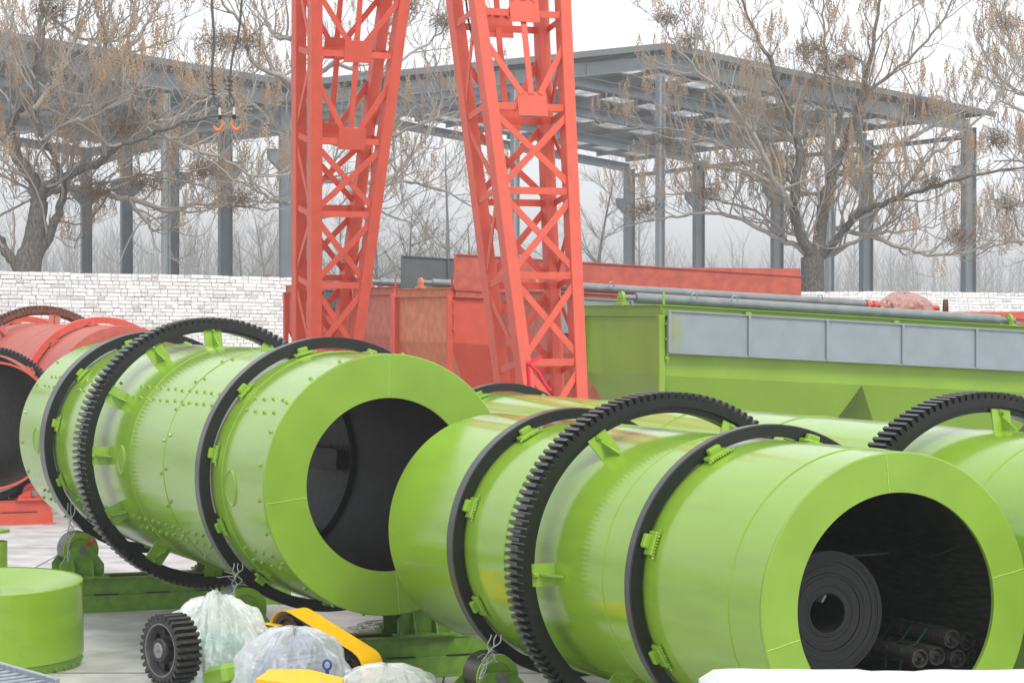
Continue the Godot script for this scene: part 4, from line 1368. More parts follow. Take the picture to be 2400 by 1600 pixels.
func build_crane():
	var near := at(1335, 726, 25.0); var far := at(752, 726, 29.9)
	var mid := (near + far) * 0.5
	var th := 0.45
	var crane := thing("gantry_crane", "tall red lattice gantry crane standing on two splayed legs", "crane", Vector3(mid.x, 0, mid.z), th)
	var inv := Basis(Vector3.UP, -th)
	var a := inv * (Vector3(near.x, 0, near.z) - Vector3(mid.x, 0, mid.z)); var b := inv * (Vector3(far.x, 0, far.z) - Vector3(mid.x, 0, mid.z))
	crane_leg(crane, a, -0.19, 0.52, 0.1, 0.5, [0.55, 1.35, 2.18, 3.04, 3.89, 4.74, 5.70, 6.65, 7.6], 5, 0.125)
	crane_leg(crane, b, 0.19, 0.31, 0.143, 0.5, [0.6, 1.4, 2.19, 2.98, 3.79, 4.61, 5.58, 6.55, 7.5], 5, 0.13)
	# sill beam between the feet, low behind the drums
	var sb := Mb.new()
	sb.bar(a + Vector3(0, 0.2, -0.4), b + Vector3(0, 0.2, 0.2), 0.3, 0.3)
	part("sill_beam", sb, M.red_crane, crane)
	# power cable down the near leg
	var cb := Mb.new()
	var pts := []; var rr := []
	for e in [[1080, -90], [1092, 20], [1100, 60], [1118, 140], [1132, 220], [1138, 290], [1146, 330], [1158, 420], [1170, 520], [1178, 590], [1190, 650], [1198, 700], [1204, 770], [1216, 820], [1224, 870]]:
		pts.append(at(e[0] + 3.0 * sin(e[1] * 0.05), e[1], 25.30 + 0.171 * (2.7 + (726.0 - e[1]) / 6000.0 * 25.6)))
	cb.tube(smooth_path(pts, 3), taper(pts.size() * 3 - 2, 0.011, 0.011), 6)
	var c := part("power_cable", cb, M.rubber, self)
	tag(c, "black power cable hanging down inside the nearer crane leg", "cable")
	# red ribbon knotted round the near leg
	var kn := at(1238, 850, 24.72)
	var rb := thing("ribbon", "bright red cloth ribbon knotted round the nearer crane leg", "ribbon", Vector3(kn.x, 0, kn.z))
	for path in [[[1238, 850], [1255, 843], [1268, 834]], [[1240, 852], [1262, 872], [1275, 897], [1290, 915]], [[1237, 851], [1239, 880], [1241, 910]]]:
		var m := Mb.new()
		for k in path.size() - 1:
			var p := at(path[k][0], path[k][1], 24.70 + 0.01 * k) - Vector3(kn.x, 0, kn.z); var q := at(path[k + 1][0], path[k + 1][1], 24.71 + 0.01 * k) - Vector3(kn.x, 0, kn.z)
			for e in 3: m.bar(p + Vector3(0.008 * (e - 1), 0, 0.006 * e), q + Vector3(0.010 * (e - 1), 0, 0.006 * e), 0.022, 0.006, Vector3(0.2 * (e - 1), 0, 1))
		part("tail", m, M.ribbon, rb)
	var km := Mb.new()
	km.box(at(1238, 850, 24.68) - Vector3(kn.x, 0, kn.z), Vector3(0.05, 0.045, 0.04), 0.015, Basis(Vector3.BACK, 0.6))
	part("knot", km, M.ribbon, rb)
	# two slings with orange hooks hanging from the hoist
	for s in 2:
		var lab: String = ["orange hook on the left of two hanging rope slings", "orange hook on the right of two hanging rope slings"][s]
		var rope: Array = [[[497, -120], [496, 0], [501, 90], [497, 150], [497, 195], [500, 225]], [[571, -120], [566, 0], [558, 80], [545, 130], [539, 180], [538, 215]]][s]
		var zz := 28.6
		var hp: Array = [[514, 258], [547, 257]][s]
		var foot := at(hp[0], hp[1], zz)
		var o := thing("crane_hook", lab, "hook", Vector3(foot.x, 0, foot.z), 0.0, "hooks hanging from the crane")
		var off := Vector3(foot.x, 0, foot.z)
		var rp := []
		for e in rope: rp.append(at(e[0], e[1], zz) - off)
		var sp := smooth_path(rp, 4)
		var rm := Mb.new()
		rm.tube(sp, taper(sp.size(), 0.014, 0.014), 7)
		part("rope", rm, M.rope, o)
		var end: Vector3 = sp[sp.size() - 1]
		var hk := foot - off
		var lm := Mb.new()
		for q in [-1.0, 1.0]: lm.tube([end, end.lerp(hk, 0.5) + Vector3(q * 0.025, 0, 0), hk + Vector3(0, 0.02, 0)], [0.012, 0.011, 0.011], 6)
		part("loop", lm, M.rope, o)
		for k in 3:
			var cm := Mb.new()
			var cp := end + Vector3(-0.01, 0.02 + 0.05 * k, 0)
			cm.box(cp, Vector3(0.036, 0.018, 0.03), 0.005, Basis(Vector3.BACK, 0.2 * k))
			cm.tube([cp + Vector3(-0.02, 0, 0), cp + Vector3(-0.045, 0.01, 0.02)], [0.005, 0.005], 6)
			cm.tube([cp + Vector3(0.02, 0, 0), cp + Vector3(0.045, -0.01, 0.02)], [0.007, 0.007], 6)
			part("rope_clamp", cm, M.cast, o)
		var tm := Mb.new()
		tm.tube([hk + Vector3(0, 0.03, 0), hk + Vector3(0.004, -0.055, 0)], [0.012, 0.017], 10)
		part("ferrule", tm, M.white, o)
		var bm := Mb.new()
		bm.tube([hk + Vector3(0.004, -0.055, 0), hk + Vector3(0.006, -0.105, 0)], [0.022, 0.022], 10)
		part("sleeve", bm, M.rubber, o)
		var dir := -1.0 if s == 0 else 1.0
		var hm := Mb.new()
		var hpts := []; var hr := []
		var start := hk + Vector3(0.006, -0.10, 0)
		for e in [[0, 0.0, 0.014], [-0.01, -0.03, 0.018], [-0.02, -0.075, 0.021], [0.0, -0.12, 0.023], [0.035, -0.14, 0.024], [0.075, -0.125, 0.021], [0.092, -0.09, 0.015], [0.09, -0.07, 0.006]]:
			hpts.append(start + Vector3((e[0] - 0.012) * dir * 0.85, e[1] * 0.88, 0)); hr.append(e[2] * 0.92)
		var hs := smooth_path(hpts, 3); var hrr := []
		for k in hs.size():
			var q := k / 3.0; var ia := int(q)
			hrr.append(lerpf(hr[ia], hr[min(ia + 1, hr.size() - 1)], q - ia))
		hm.tube(hs, hrr, 9)
		part("hook", hm, M.orange, o)

func build_feeders():
	feeder({"label": "lime green belt feeder with a hanging grey side board, nearest of the feeders", "px": 1549, "z": 27.0, "len": 7.4, "w": 2.0, "h": 2.755, "slope": 0.052, "paint": M.green_bin, "end_paint": M.green_bin, "bins": 3,
		"tube_from": 0.19, "tube_to": 4.9, "tube_at": 0.5, "rings": [0.85, 1.35],
		"flap": {"x0": 0.05, "n": 7, "step": 0.955, "top": -0.06, "bot": -0.50, "z": 0.075, "mat": M.grey_panel, "spray": true}})
	var f3 := feeder({"label": "pale red belt feeder behind the nearer crane leg, plastic-wrapped motor on its tube", "px": 1300, "z": 31.2, "len": 7.2, "w": 1.75, "h": 2.93, "slope": 0.050, "paint": M.red_pale, "end_paint": M.red_pale, "bins": 3,
		"tube_from": 0.19, "tube_to": 4.75, "tube_at": 0.35, "motor": true, "rings": [1.0, 4.0],
		"flap": {"x0": 0.05, "n": 7, "step": 0.95, "top": -0.07, "bot": -0.5, "z": 0.07, "mat": M.grey_panel}})
	# wrapped drive motor and its wheel at the end of the red feeder's tube
	var mx := 5.12; var my: float = 2.93 - 0.05 * mx + 0.10; var mz := -0.6
	var cm := Mb.new()
	for e in [[-0.42, 0.075], [-0.30, 0.055], [-0.12, 0.08], [0.0, 0.07]]:
		cm.tube([Vector3(mx + e[0] + 0.04, my - 0.01, mz), Vector3(mx + e[0] + 0.09, my - 0.012, mz)], [e[1], e[1]], 18)
	cm.tube([Vector3(mx - 0.40, my, mz), Vector3(mx + 0.75, my - 0.05, mz)], [0.035, 0.035], 12)
	cm.tube([Vector3(mx, my - 0.01, mz), Vector3(mx + 0.42, my - 0.03, mz)], [0.09, 0.09], 20)
	part("drive_motor", cm, M.red, f3)
	part("plastic_wrap", film_mesh(Vector3(mx + 0.22, my + 0.01, mz), Vector3(0.36, 0.13, 0.17), 77, 0.36), M.film_red, f3)
	var wm := Mb.new()
	var xf := Transform3D(Basis(Vector3.UP, PI / 2 - 0.5), Vector3(mx + 0.86, my - 0.06, mz))
	wm.lathe([Vector2(-0.03, 0.09), Vector2(-0.03, 0.13), Vector2(0.03, 0.13), Vector2(0.03, 0.09), Vector2(-0.03, 0.09)], 32, 0, TAU, xf)
	wm.lathe([Vector2(-0.035, 0.005), Vector2(-0.035, 0.04), Vector2(0.035, 0.04), Vector2(0.035, 0.005)], 20, 0, TAU, xf)
	for k in 5: wm.bar(xf * polar(TAU * k / 5.0, 0.035, 0), xf * polar(TAU * k / 5.0, 0.10, 0), 0.03, 0.02, xf.basis.z)
	part("pulley", wm, M.rust, f3)
	feeder({"label": "red feeder with a lit end panel tinted orange and a long red side board folded up", "px": 1053, "z": 34.8, "len": 5.6, "w": 2.05, "h": 3.0, "slope": 0.05, "paint": M.red, "end_paint": M.red_lit, "bins": 2, "old": true,  # end panel takes a lighter orange tint in place of light on it
		"tube_from": 0.15, "tube_to": 5.0, "tube_at": 0.5,
		"flap": {"x0": 0.06, "n": 1, "step": 5.4, "top": 0.46, "bot": -0.02, "z": 0.03, "mat": M.red_dusty}})
	feeder({"label": "red feeder with a paler end panel just right of the farther crane leg, dark grey side board folded up", "px": 921, "z": 38.6, "len": 2.6, "w": 2.3, "h": 3.05, "slope": 0.05, "paint": M.red, "end_paint": M.red_pale, "bins": 1, "old": true,  # end panel coloured paler than the rest
		"tube_from": 0.15, "tube_to": 2.1, "tube_at": 0.42,
		"flap": {"x0": 0.12, "n": 2, "step": 0.75, "top": 0.47, "bot": -0.02, "z": 0.03, "mat": M.grey_dark}})
	feeder({"label": "red feeder end frame seen left of and through the farther crane leg", "px": 748, "z": 40.5, "len": 1.6, "w": 1.7, "h": 3.10, "slope": 0.05, "paint": M.red, "end_paint": M.red, "bins": 1,
		"tube_from": 0.5, "tube_to": 1.2, "tube_at": 0.5,
		"flap": {"x0": 0.06, "n": 2, "step": 0.7, "top": -0.08, "bot": -0.35, "z": 0.05, "mat": M.grey_dark}})
	var rb := Mb.new()
	rb.box(Vector3(1.5, 0.0, 0), Vector3(3.4, 0.20, 0.2), 0.01)
	var p := at(2180, 745, 40.0)
	var o := thing("steel_beam", "long red beam low behind the right end of the grey tube", "beam", Vector3(p.x, 0, p.z), YAW * 0.3)
	var e := part("beam", rb, M.red, o)
	e.position.y = p.y
	for k in [0.2, 2.8]:
		var lg := Mb.new()
		lg.box(Vector3(k, (p.y - 0.1) / 2, 0), Vector3(0.12, p.y - 0.1, 0.12), 0.01)
		part("leg", lg, M.red, o)

func build_drums():
	rng.seed = 33
	var rv := []
	for g in 5:
		var b := deg_to_rad(50.0 + 72.0 * g)
		for e in [0.0, deg_to_rad(6.8)]:
			rv.append_array([[b + e, 0.22, 1.0, 0.2], [b + e, 1.5, 4.1, 0.2], [b + e, 4.6, 6.0, 0.2], [b + e, 6.45, 7.2, 0.17]])
	for k in 24: rv.append([TAU * k / 24.0 + 0.1, 0.09, 0.1, 1.0])
	for k in 20: rv.append([TAU * k / 20.0 + 0.05, 7.45, 7.46, 1.0])
	for k in 22:
		rv.append([TAU * k / 22.0 + 0.15, 2.42, 2.43, 1.0]); rv.append([TAU * k / 22.0 + 0.2, 2.55, 2.56, 1.0])
	var A := {"label": "riveted lime green rotary drum with a black girth gear, standing on the left", "x": -0.850, "z": 17.574, "h": 1.50, "R": 0.9, "len": 7.58, "hole": 0.663, "seed": 5,
		"paint": M.green, "face": M.green_matte, "inside": M.inside, "ring_mat": M.black, "tread_mat": M.tread, "gear_mat": M.black, "inner_ring": 3.2,
		"rings": [[1.184, 1.302], [6.09, 6.288]], "ring_r": 1.1147, "pads": 11, "pad_phase": deg_to_rad(14.0),
		"gear": [4.20, 4.468, 1.2621, 1.13, 134, 12, 0.0], "manholes": [[0.74, deg_to_rad(93), 0.12], [3.77, deg_to_rad(91), 0.115], [6.85, deg_to_rad(90), 0.12]],
		"rivets": rv, "seams": [0.0, deg_to_rad(97), deg_to_rad(185)], "girth_seams": [0.96, 2.5, 3.5, 6.62]}
	make_drum(A)
	roller_stand("dark green roller stand under the riveted drum's far end, red mark on its roller", A, 6.19, M.green_dark, 1.25, 0.165, true)
	roller_stand("dark green roller stand under the open end of the riveted drum", A, 1.243, M.green_dark, 1.25)
	var B := {"label": "smooth lime green rotary drum in front on the right, holding a belt roll and idlers", "x": 1.863, "z": 12.385, "h": 1.264, "R": 0.75, "len": 5.03, "hole": 0.7375, "seed": 8,
		"paint": M.green, "face": M.green_matte, "inside": M.inside_green, "ring_mat": M.black, "tread_mat": M.tread, "gear_mat": M.black,
		"rings": [[1.245, 1.317], [3.705, 3.81]], "ring_r": 1.109, "pads": 8, "pad_phase": deg_to_rad(27.0),
		"gear": [2.405, 2.591, 1.29, 1.13, 134, 6, deg_to_rad(33)], "seams": [deg_to_rad(5), deg_to_rad(104), deg_to_rad(-78)], "girth_seams": [0.32, 1.75, 3.1], "flights": 6}
	make_drum(B)
	roller_stand("green roller stand under the far riding ring of the front right drum", B, 3.757, M.green_dark, 1.05, 0.14)
	var C := {"label": "long smooth lime green rotary drum reaching from behind the front drum to the right edge", "x": 3.94, "z": 12.04, "h": 1.258, "R": 0.75, "len": 11.6, "hole": 0.7375, "seed": 13,
		"paint": M.green, "face": M.green_matte, "inside": M.inside, "ring_mat": M.black, "tread_mat": M.tread, "gear_mat": M.black,
		"rings": [[1.0, 1.08], [10.15, 10.25]], "ring_r": 1.109, "pads": 8, "pad_phase": deg_to_rad(20.0),
		"gear": [3.0, 3.19, 1.29, 1.13, 134, 6, deg_to_rad(-6)], "girth_seams": [2.2, 5.0, 6.4, 8.1]}
	make_drum(C)
	var E := {"label": "dusty red rotary drum at the far left, in front of the white wall", "x": -5.24, "z": 34.6, "h": 1.47, "R": 1.02, "len": 6.9, "hole": 0.7, "seed": 21,
		"paint": M.red_dusty, "face": M.red_dusty, "inside": M.inside_rust, "ring_mat": M.red, "tread_mat": M.red, "gear_mat": M.rust_gear,
		"rings": [[1.24, 1.40], [6.2, 6.36]], "ring_r": 1.11, "pads": 11, "pad_phase": deg_to_rad(8.0),
		"gear": [4.97, 5.2, 1.27, 1.13, 130, 8, deg_to_rad(-10)], "girth_seams": [3.0]}
	make_drum(E)
	var F := {"label": "red open-ended drum cut off by the left edge, dark rusty inside", "x": -6.49, "z": 31.96, "h": 1.257, "R": 0.8, "len": 4.6, "hole": 0.97, "seed": 27,
		"paint": M.red_dusty, "face": M.red, "inside": M.inside_rust, "ring_mat": M.black, "tread_mat": M.tread, "gear_mat": M.black,
		"rings": [[0.85, 0.98]], "ring_r": 1.11, "pads": 9, "pad_phase": 0.2,
		"gear": [0.35, 0.55, 1.235, 1.12, 120, 8, 0.1]}
	make_drum(F)
	roller_stand("red roller stand under the red open-ended drum at the left edge", F, 0.30, M.red, 0.76, 0.14, false, 0.53)
	roller_stand("red roller stand in the shade behind the riveted drum, only one corner showing", E, 0.2, M.red, 0.55, 0.14, false, 0.40)
	# what lies inside the front right drum; its own axes: x across, y up from the ground, z towards the open end
	var fr := Transform3D(Basis(Vector3.UP, YAW), Vector3(B.x, 0, -B.z))
	var belt := thing("belt_roll", "roll of black conveyor belt inside the front right drum", "belt roll", fr.origin, YAW)
	var bc := Vector3(-0.195, 1.205, 0)
	var bm := Mb.new()
	var turns := 19
	var rin := 0.098; var pitch_ := 0.0112
	for k in turns:
		var r0 := rin + pitch_ * k; var r1 := r0 + pitch_ * 0.92
		var t0 := 0.32 + rng.randf_range(0, 0.008)
		bm.lathe([Vector2(t0, r0), Vector2(t0, r1), Vector2(t0 + 0.002, r1 + 0.0006), Vector2(1.1, r1 + 0.0006)], 72, 0, TAU, Transform3D(Basis.IDENTITY, bc + Vector3(rng.randf_range(-1, 1), rng.randf_range(-1, 1), 0) * 0.0015))
	bm.lathe([Vector2(1.1, rin), Vector2(0.32, rin)], 72, 0, TAU, Transform3D(Basis.IDENTITY, bc))
	part("coils", bm, M.rubber, belt)
	var tl := Mb.new()
	tl.box(bc + Vector3(0.20, 0.275, -0.75), Vector3(0.34, 0.012, 0.8), 0.003, Basis(Vector3.BACK, 0.03))
	part("belt_tail", tl, M.rubber, belt)
	var clip := Mb.new()
	clip.box(bc + Vector3(-0.035, 0.075, -0.33), Vector3(0.012, 0.045, 0.07), 0.004, Basis(Vector3.BACK, -0.6))
	part("clip", clip, M.steel, belt)
	var sk := Mb.new()
	for t in [0.45, 0.9]: sk.box(Vector3(-0.2, 0.76, -t), Vector3(0.5, 0.30, 0.12), 0.01)
	part("support", sk, M.rust, belt)
	var spots := [[0.430, 1.023, "upper left roller at the front of the idler bundle, beside the belt roll"], [0.533, 1.003, "upper right roller at the front of the idler bundle, by the drum wall"], [0.362, 0.938, "left roller in the second row of the front idlers"], [0.465, 0.922, "middle roller in the second row of the front idlers"], [0.570, 0.912, "right roller in the second row of the front idlers"], [0.262, 0.93, "low idler roller beside the foot of the belt roll"]]
	for s in 2:
		for k in spots.size():
			var e: Array = spots[k]
			var lab: String = e[2] if s == 0 else e[2].replace("at the front of the idler bundle", "in the rear half of the idler bundle").replace("front idlers", "rear idlers").replace("low idler", "low rear idler")
			var o := thing("idler_roller", lab, "roller", fr.origin, YAW, "bundled conveyor idlers in the drum")
			var z0: float = 0.24 + s * 0.41 + (k % 3) * 0.015
			var c := Vector3(e[0] + 0.045 - s * 0.006, e[1] + 0.03, 0)
			var xf := Transform3D(Basis.IDENTITY, c)
			var m := Mb.new()
			m.lathe([Vector2(z0 + 0.02, 0.034), Vector2(z0, 0.038), Vector2(z0, 0.047), Vector2(z0 + 0.38, 0.047), Vector2(z0 + 0.38, 0.012)], 28, 0, TAU, xf)
			part("tube", m, M.idler, o)
			var q := Mb.new()
			q.lathe([Vector2(z0 + 0.012, 0.001), Vector2(z0 + 0.012, 0.02), Vector2(z0 + 0.02, 0.035)], 24, 0, TAU, xf)
			q.tube([c + Vector3(0, 0, -z0 + 0.02), c + Vector3(0, 0, -z0 - 0.03)], [0.009, 0.011], 12)
			part("axle", q, M.cast, o)
	var st := thing("strap", "green plastic straps round the bundle of idlers", "strap", fr.origin, YAW)
	for t in [0.38, 0.52, 0.70]:
		var m := Mb.new()
		var pts := [Vector3(0.214, 0.86, 0), Vector3(0.222, 0.965, 0), Vector3(0.32, 0.985, 0), Vector3(0.385, 1.05, 0), Vector3(0.43, 1.073, 0), Vector3(0.533, 1.054, 0), Vector3(0.585, 1.0, 0), Vector3(0.622, 0.91, 0)]
		for k in pts.size() - 1:
			m.bar(pts[k] + Vector3(0.045, 0.03, -t - 0.012 * k), pts[k + 1] + Vector3(0.045, 0.03, -t - 0.012 * (k + 1)), 0.016, 0.002, (pts[k] - Vector3(0.42, 0.88, 0)).normalized())
		part("band", m, M.strap, st)
	# wires that tie the rings to the stands
	wire_tie("twisted wire from the far riding ring of the riveted drum to its stand", at(166, 1178, 22.6), at(158, 1316, 22.6), 51)
	wire_tie("twisted wire hanging from the near riding ring of the riveted drum", at(558, 1320, 17.9), at(547, 1400, 17.8), 52)
	wire_tie("twisted wire between the front right drum's far ring and its roller", at(1164, 1487, 14.75), at(1124, 1592, 14.7), 53)

func build_foreground():
	rng.seed = 61
	# lime green end cap standing on the floor
	var cp := at(-16, 726, 19.4)
	var cap := thing("end_cap", "lime green drum end cap standing on the floor at the lower left", "end cap", Vector3(cp.x, 0, cp.z))
	var R := 0.672
	var up := Transform3D(Basis(Vector3.RIGHT, PI / 2) , Vector3.ZERO)   # t runs up
	up = Transform3D(Basis(Vector3.RIGHT, -PI / 2 + PI), Vector3.ZERO)
	var tilt := Basis(Vector3.RIGHT, 0.06)
	cap.basis = tilt
	var m := Mb.new()
	m.lathe([Vector2(0.10, R), Vector2(0.645, R), Vector2(0.65, R - 0.006), Vector2(0.65, R - 0.018)], 96, 0, TAU, up)
	part("wall", m, M.green, cap)
	var tp := Mb.new()
	tp.lathe([Vector2(0.648, R - 0.012), Vector2(0.56, 0.30), Vector2(0.57, 0.001)], 96, 0, TAU, up)
	part("dished_top", tp, M.green_matte, cap)
	var fl := Mb.new()
	fl.lathe([Vector2(0.0, R - 0.06), Vector2(0.0, R - 0.03), Vector2(0.09, R - 0.008), Vector2(0.10, R)], 96, 0, TAU, up)
	var fo := part("base_flange", fl, M.green_dark, cap)
	var bo := Mb.new()
	for k in 40:
		var a := TAU * k / 40.0
		bolt_into(bo, Vector3(cos(a) * (R - 0.02), 0.05, sin(a) * (R - 0.02)), Vector3(cos(a), 0, sin(a)), 0.013, 0.014)
	part("bolts", bo, M.green_dark, fo, "stuff")
	var pp := Mb.new()
	pp.tube([Vector3(0.03, 0.56, 0.05), Vector3(0.03, 0.80, 0.05)], [0.03, 0.03], 20)
	part("pipe", pp, M.green, cap)
	# flanged pipe stub behind it
	var sp := at(-22, 726, 23.0)
	var stub := thing("flanged_pipe", "lime green flanged pipe standing behind the end cap at the left edge", "pipe", Vector3(sp.x, 0, sp.z))
	var s1 := Mb.new()
	s1.lathe([Vector2(0, 0.14), Vector2(0.62, 0.14), Vector2(0.62, 0.001)], 40, 0, TAU, up)
	part("pipe", s1, M.green, stub)
	var s2 := Mb.new()
	s2.lathe([Vector2(0.62, 0.07), Vector2(0.70, 0.07), Vector2(0.70, 0.16), Vector2(0.725, 0.16), Vector2(0.725, 0.001)], 40, 0, TAU, up)
	part("flange", s2, M.green_matte, stub)
	# grey grating frame in the corner
	var gp := at(-40, 1600, 13.0)
	var gr := thing("steel_grating", "pale grey steel grating frame in the bottom left corner", "grating", Vector3(gp.x, 0, gp.z), -0.75)
	var gh: float = at(0, 1545, 13.0).y
	var e1 := Mb.new()
	e1.bar(Vector3(-0.5, gh + 0.02, 0), Vector3(0.62, gh - 0.06, 0), 0.05, 0.03, Vector3.BACK, 0.004)
	part("frame", e1, M.zinc, gr)
	var e2 := Mb.new()
	e2.bar(Vector3(-0.5, gh + 0.02, 0.35), Vector3(0.62, gh - 0.06, 0.35), 0.05, 0.03, Vector3.BACK, 0.004)
	part("frame", e2, M.zinc, gr)
	for k in 16:
		var b := Mb.new()
		var x := -0.45 + k * 0.07
		b.tube([Vector3(x, gh + 0.015 - 0.0714 * (x + 0.5), 0), Vector3(x, gh + 0.015 - 0.0714 * (x + 0.5), 0.35)], [0.011, 0.011], 8)
		part("bar", b, M.zinc, gr)
	for e in [[-0.45, 0.0], [0.58, 0.0], [-0.45, 0.35], [0.58, 0.35]]:
		var b := Mb.new()
		b.box(Vector3(e[0], (gh - 0.08) / 2, e[1]), Vector3(0.05, gh - 0.08, 0.05))
		part("leg", b, M.zinc, gr)
	# loose coil of steel wire on the floor
	var wp := at(925, 1482, 21.5)
	var coil := Mb.new()
	for k in 16:
		var pts := []; var rr := []
		var rx := rng.randf_range(0.20, 0.40); var cx := rng.randf_range(-0.04, 0.04); var cy := rng.randf_range(-0.04, 0.04); var ph := rng.randf() * TAU
		for e in 41:
			var a := TAU * e / 40.0
			pts.append(Vector3(cx + cos(a) * rx, 0.012 + 0.035 * rng.randf() * 0.2 + 0.02 * (1.0 + sin(a + ph)), cy + sin(a) * rx)); rr.append(0.006)
		coil.tube(pts, rr, 5)
	var co := part("wire_coil", coil, M.wire, self)
	co.position = Vector3(wp.x, 0, wp.z)
	tag(co, "loose flat coil of grey steel wire on the floor behind the roller stand", "wire coil")
	build_drive()
	# white sheeted stack close to the camera
	var zc := 8.4
	var wl := at(1640, 1576, zc)
	var top := wl.y
	var rows := []
	var f := FastNoiseLite.new(); f.seed = 4; f.frequency = 1.3
	var prof := [[0.0, 0.0], [0.0, top - 0.12], [0.012, top - 0.05], [0.035, top - 0.015], [0.08, top], [0.4, top], [0.9, top], [1.09, top + 0.006], [1.1, top - 0.01], [1.12, 0.0]]
	var wm := Mb.new()
	for k in 41:
		var q := k / 40.0
		var x := q * 1.9
		var edge := 0.0
		if q < 0.03: edge = 0.03 * pow(1.0 - q / 0.03, 2.0)
		var row := []
		for e in prof:
			var yy: float = e[1]
			if yy > 0.5: yy = yy - edge + 0.007 * f.get_noise_2d(x * 1.6, e[0] * 2.0) - (0.006 if x > 0.55 and x < 0.75 else 0.0) + 0.004 * maxf(0.0, x - 0.7)
			row.append(Vector3(x, yy, 1.05 - e[0]))
		rows.append(row)
	wm.grid(rows)
	for k in wm.n.size():
		if wm.n[k].dot(wm.v[k] - Vector3(0.95, 0.6, 0.5)) < 0.0: wm.n[k] = -wm.n[k]
	var idx := wm.i.duplicate(); wm.i.clear()
	for k in range(0, idx.size(), 3): wm.face(idx[k], idx[k + 1], idx[k + 2])
	for xx in [0, 40]:
		var pts: Array = rows[xx]
		var fc := Vector3(pts[0].x, 0.6, 0.5)
		for k in pts.size(): wm.tri_out(fc, pts[k], pts[(k + 1) % pts.size()], Vector3(-1 if xx == 0 else 1, 0, 0))
	var ws := part("sheeted_stack", wm, M.white, self)
	ws.position = Vector3(wl.x, 0, wl.z)
	tag(ws, "white sheeted top edge along the bottom right corner", "sheeted stack")

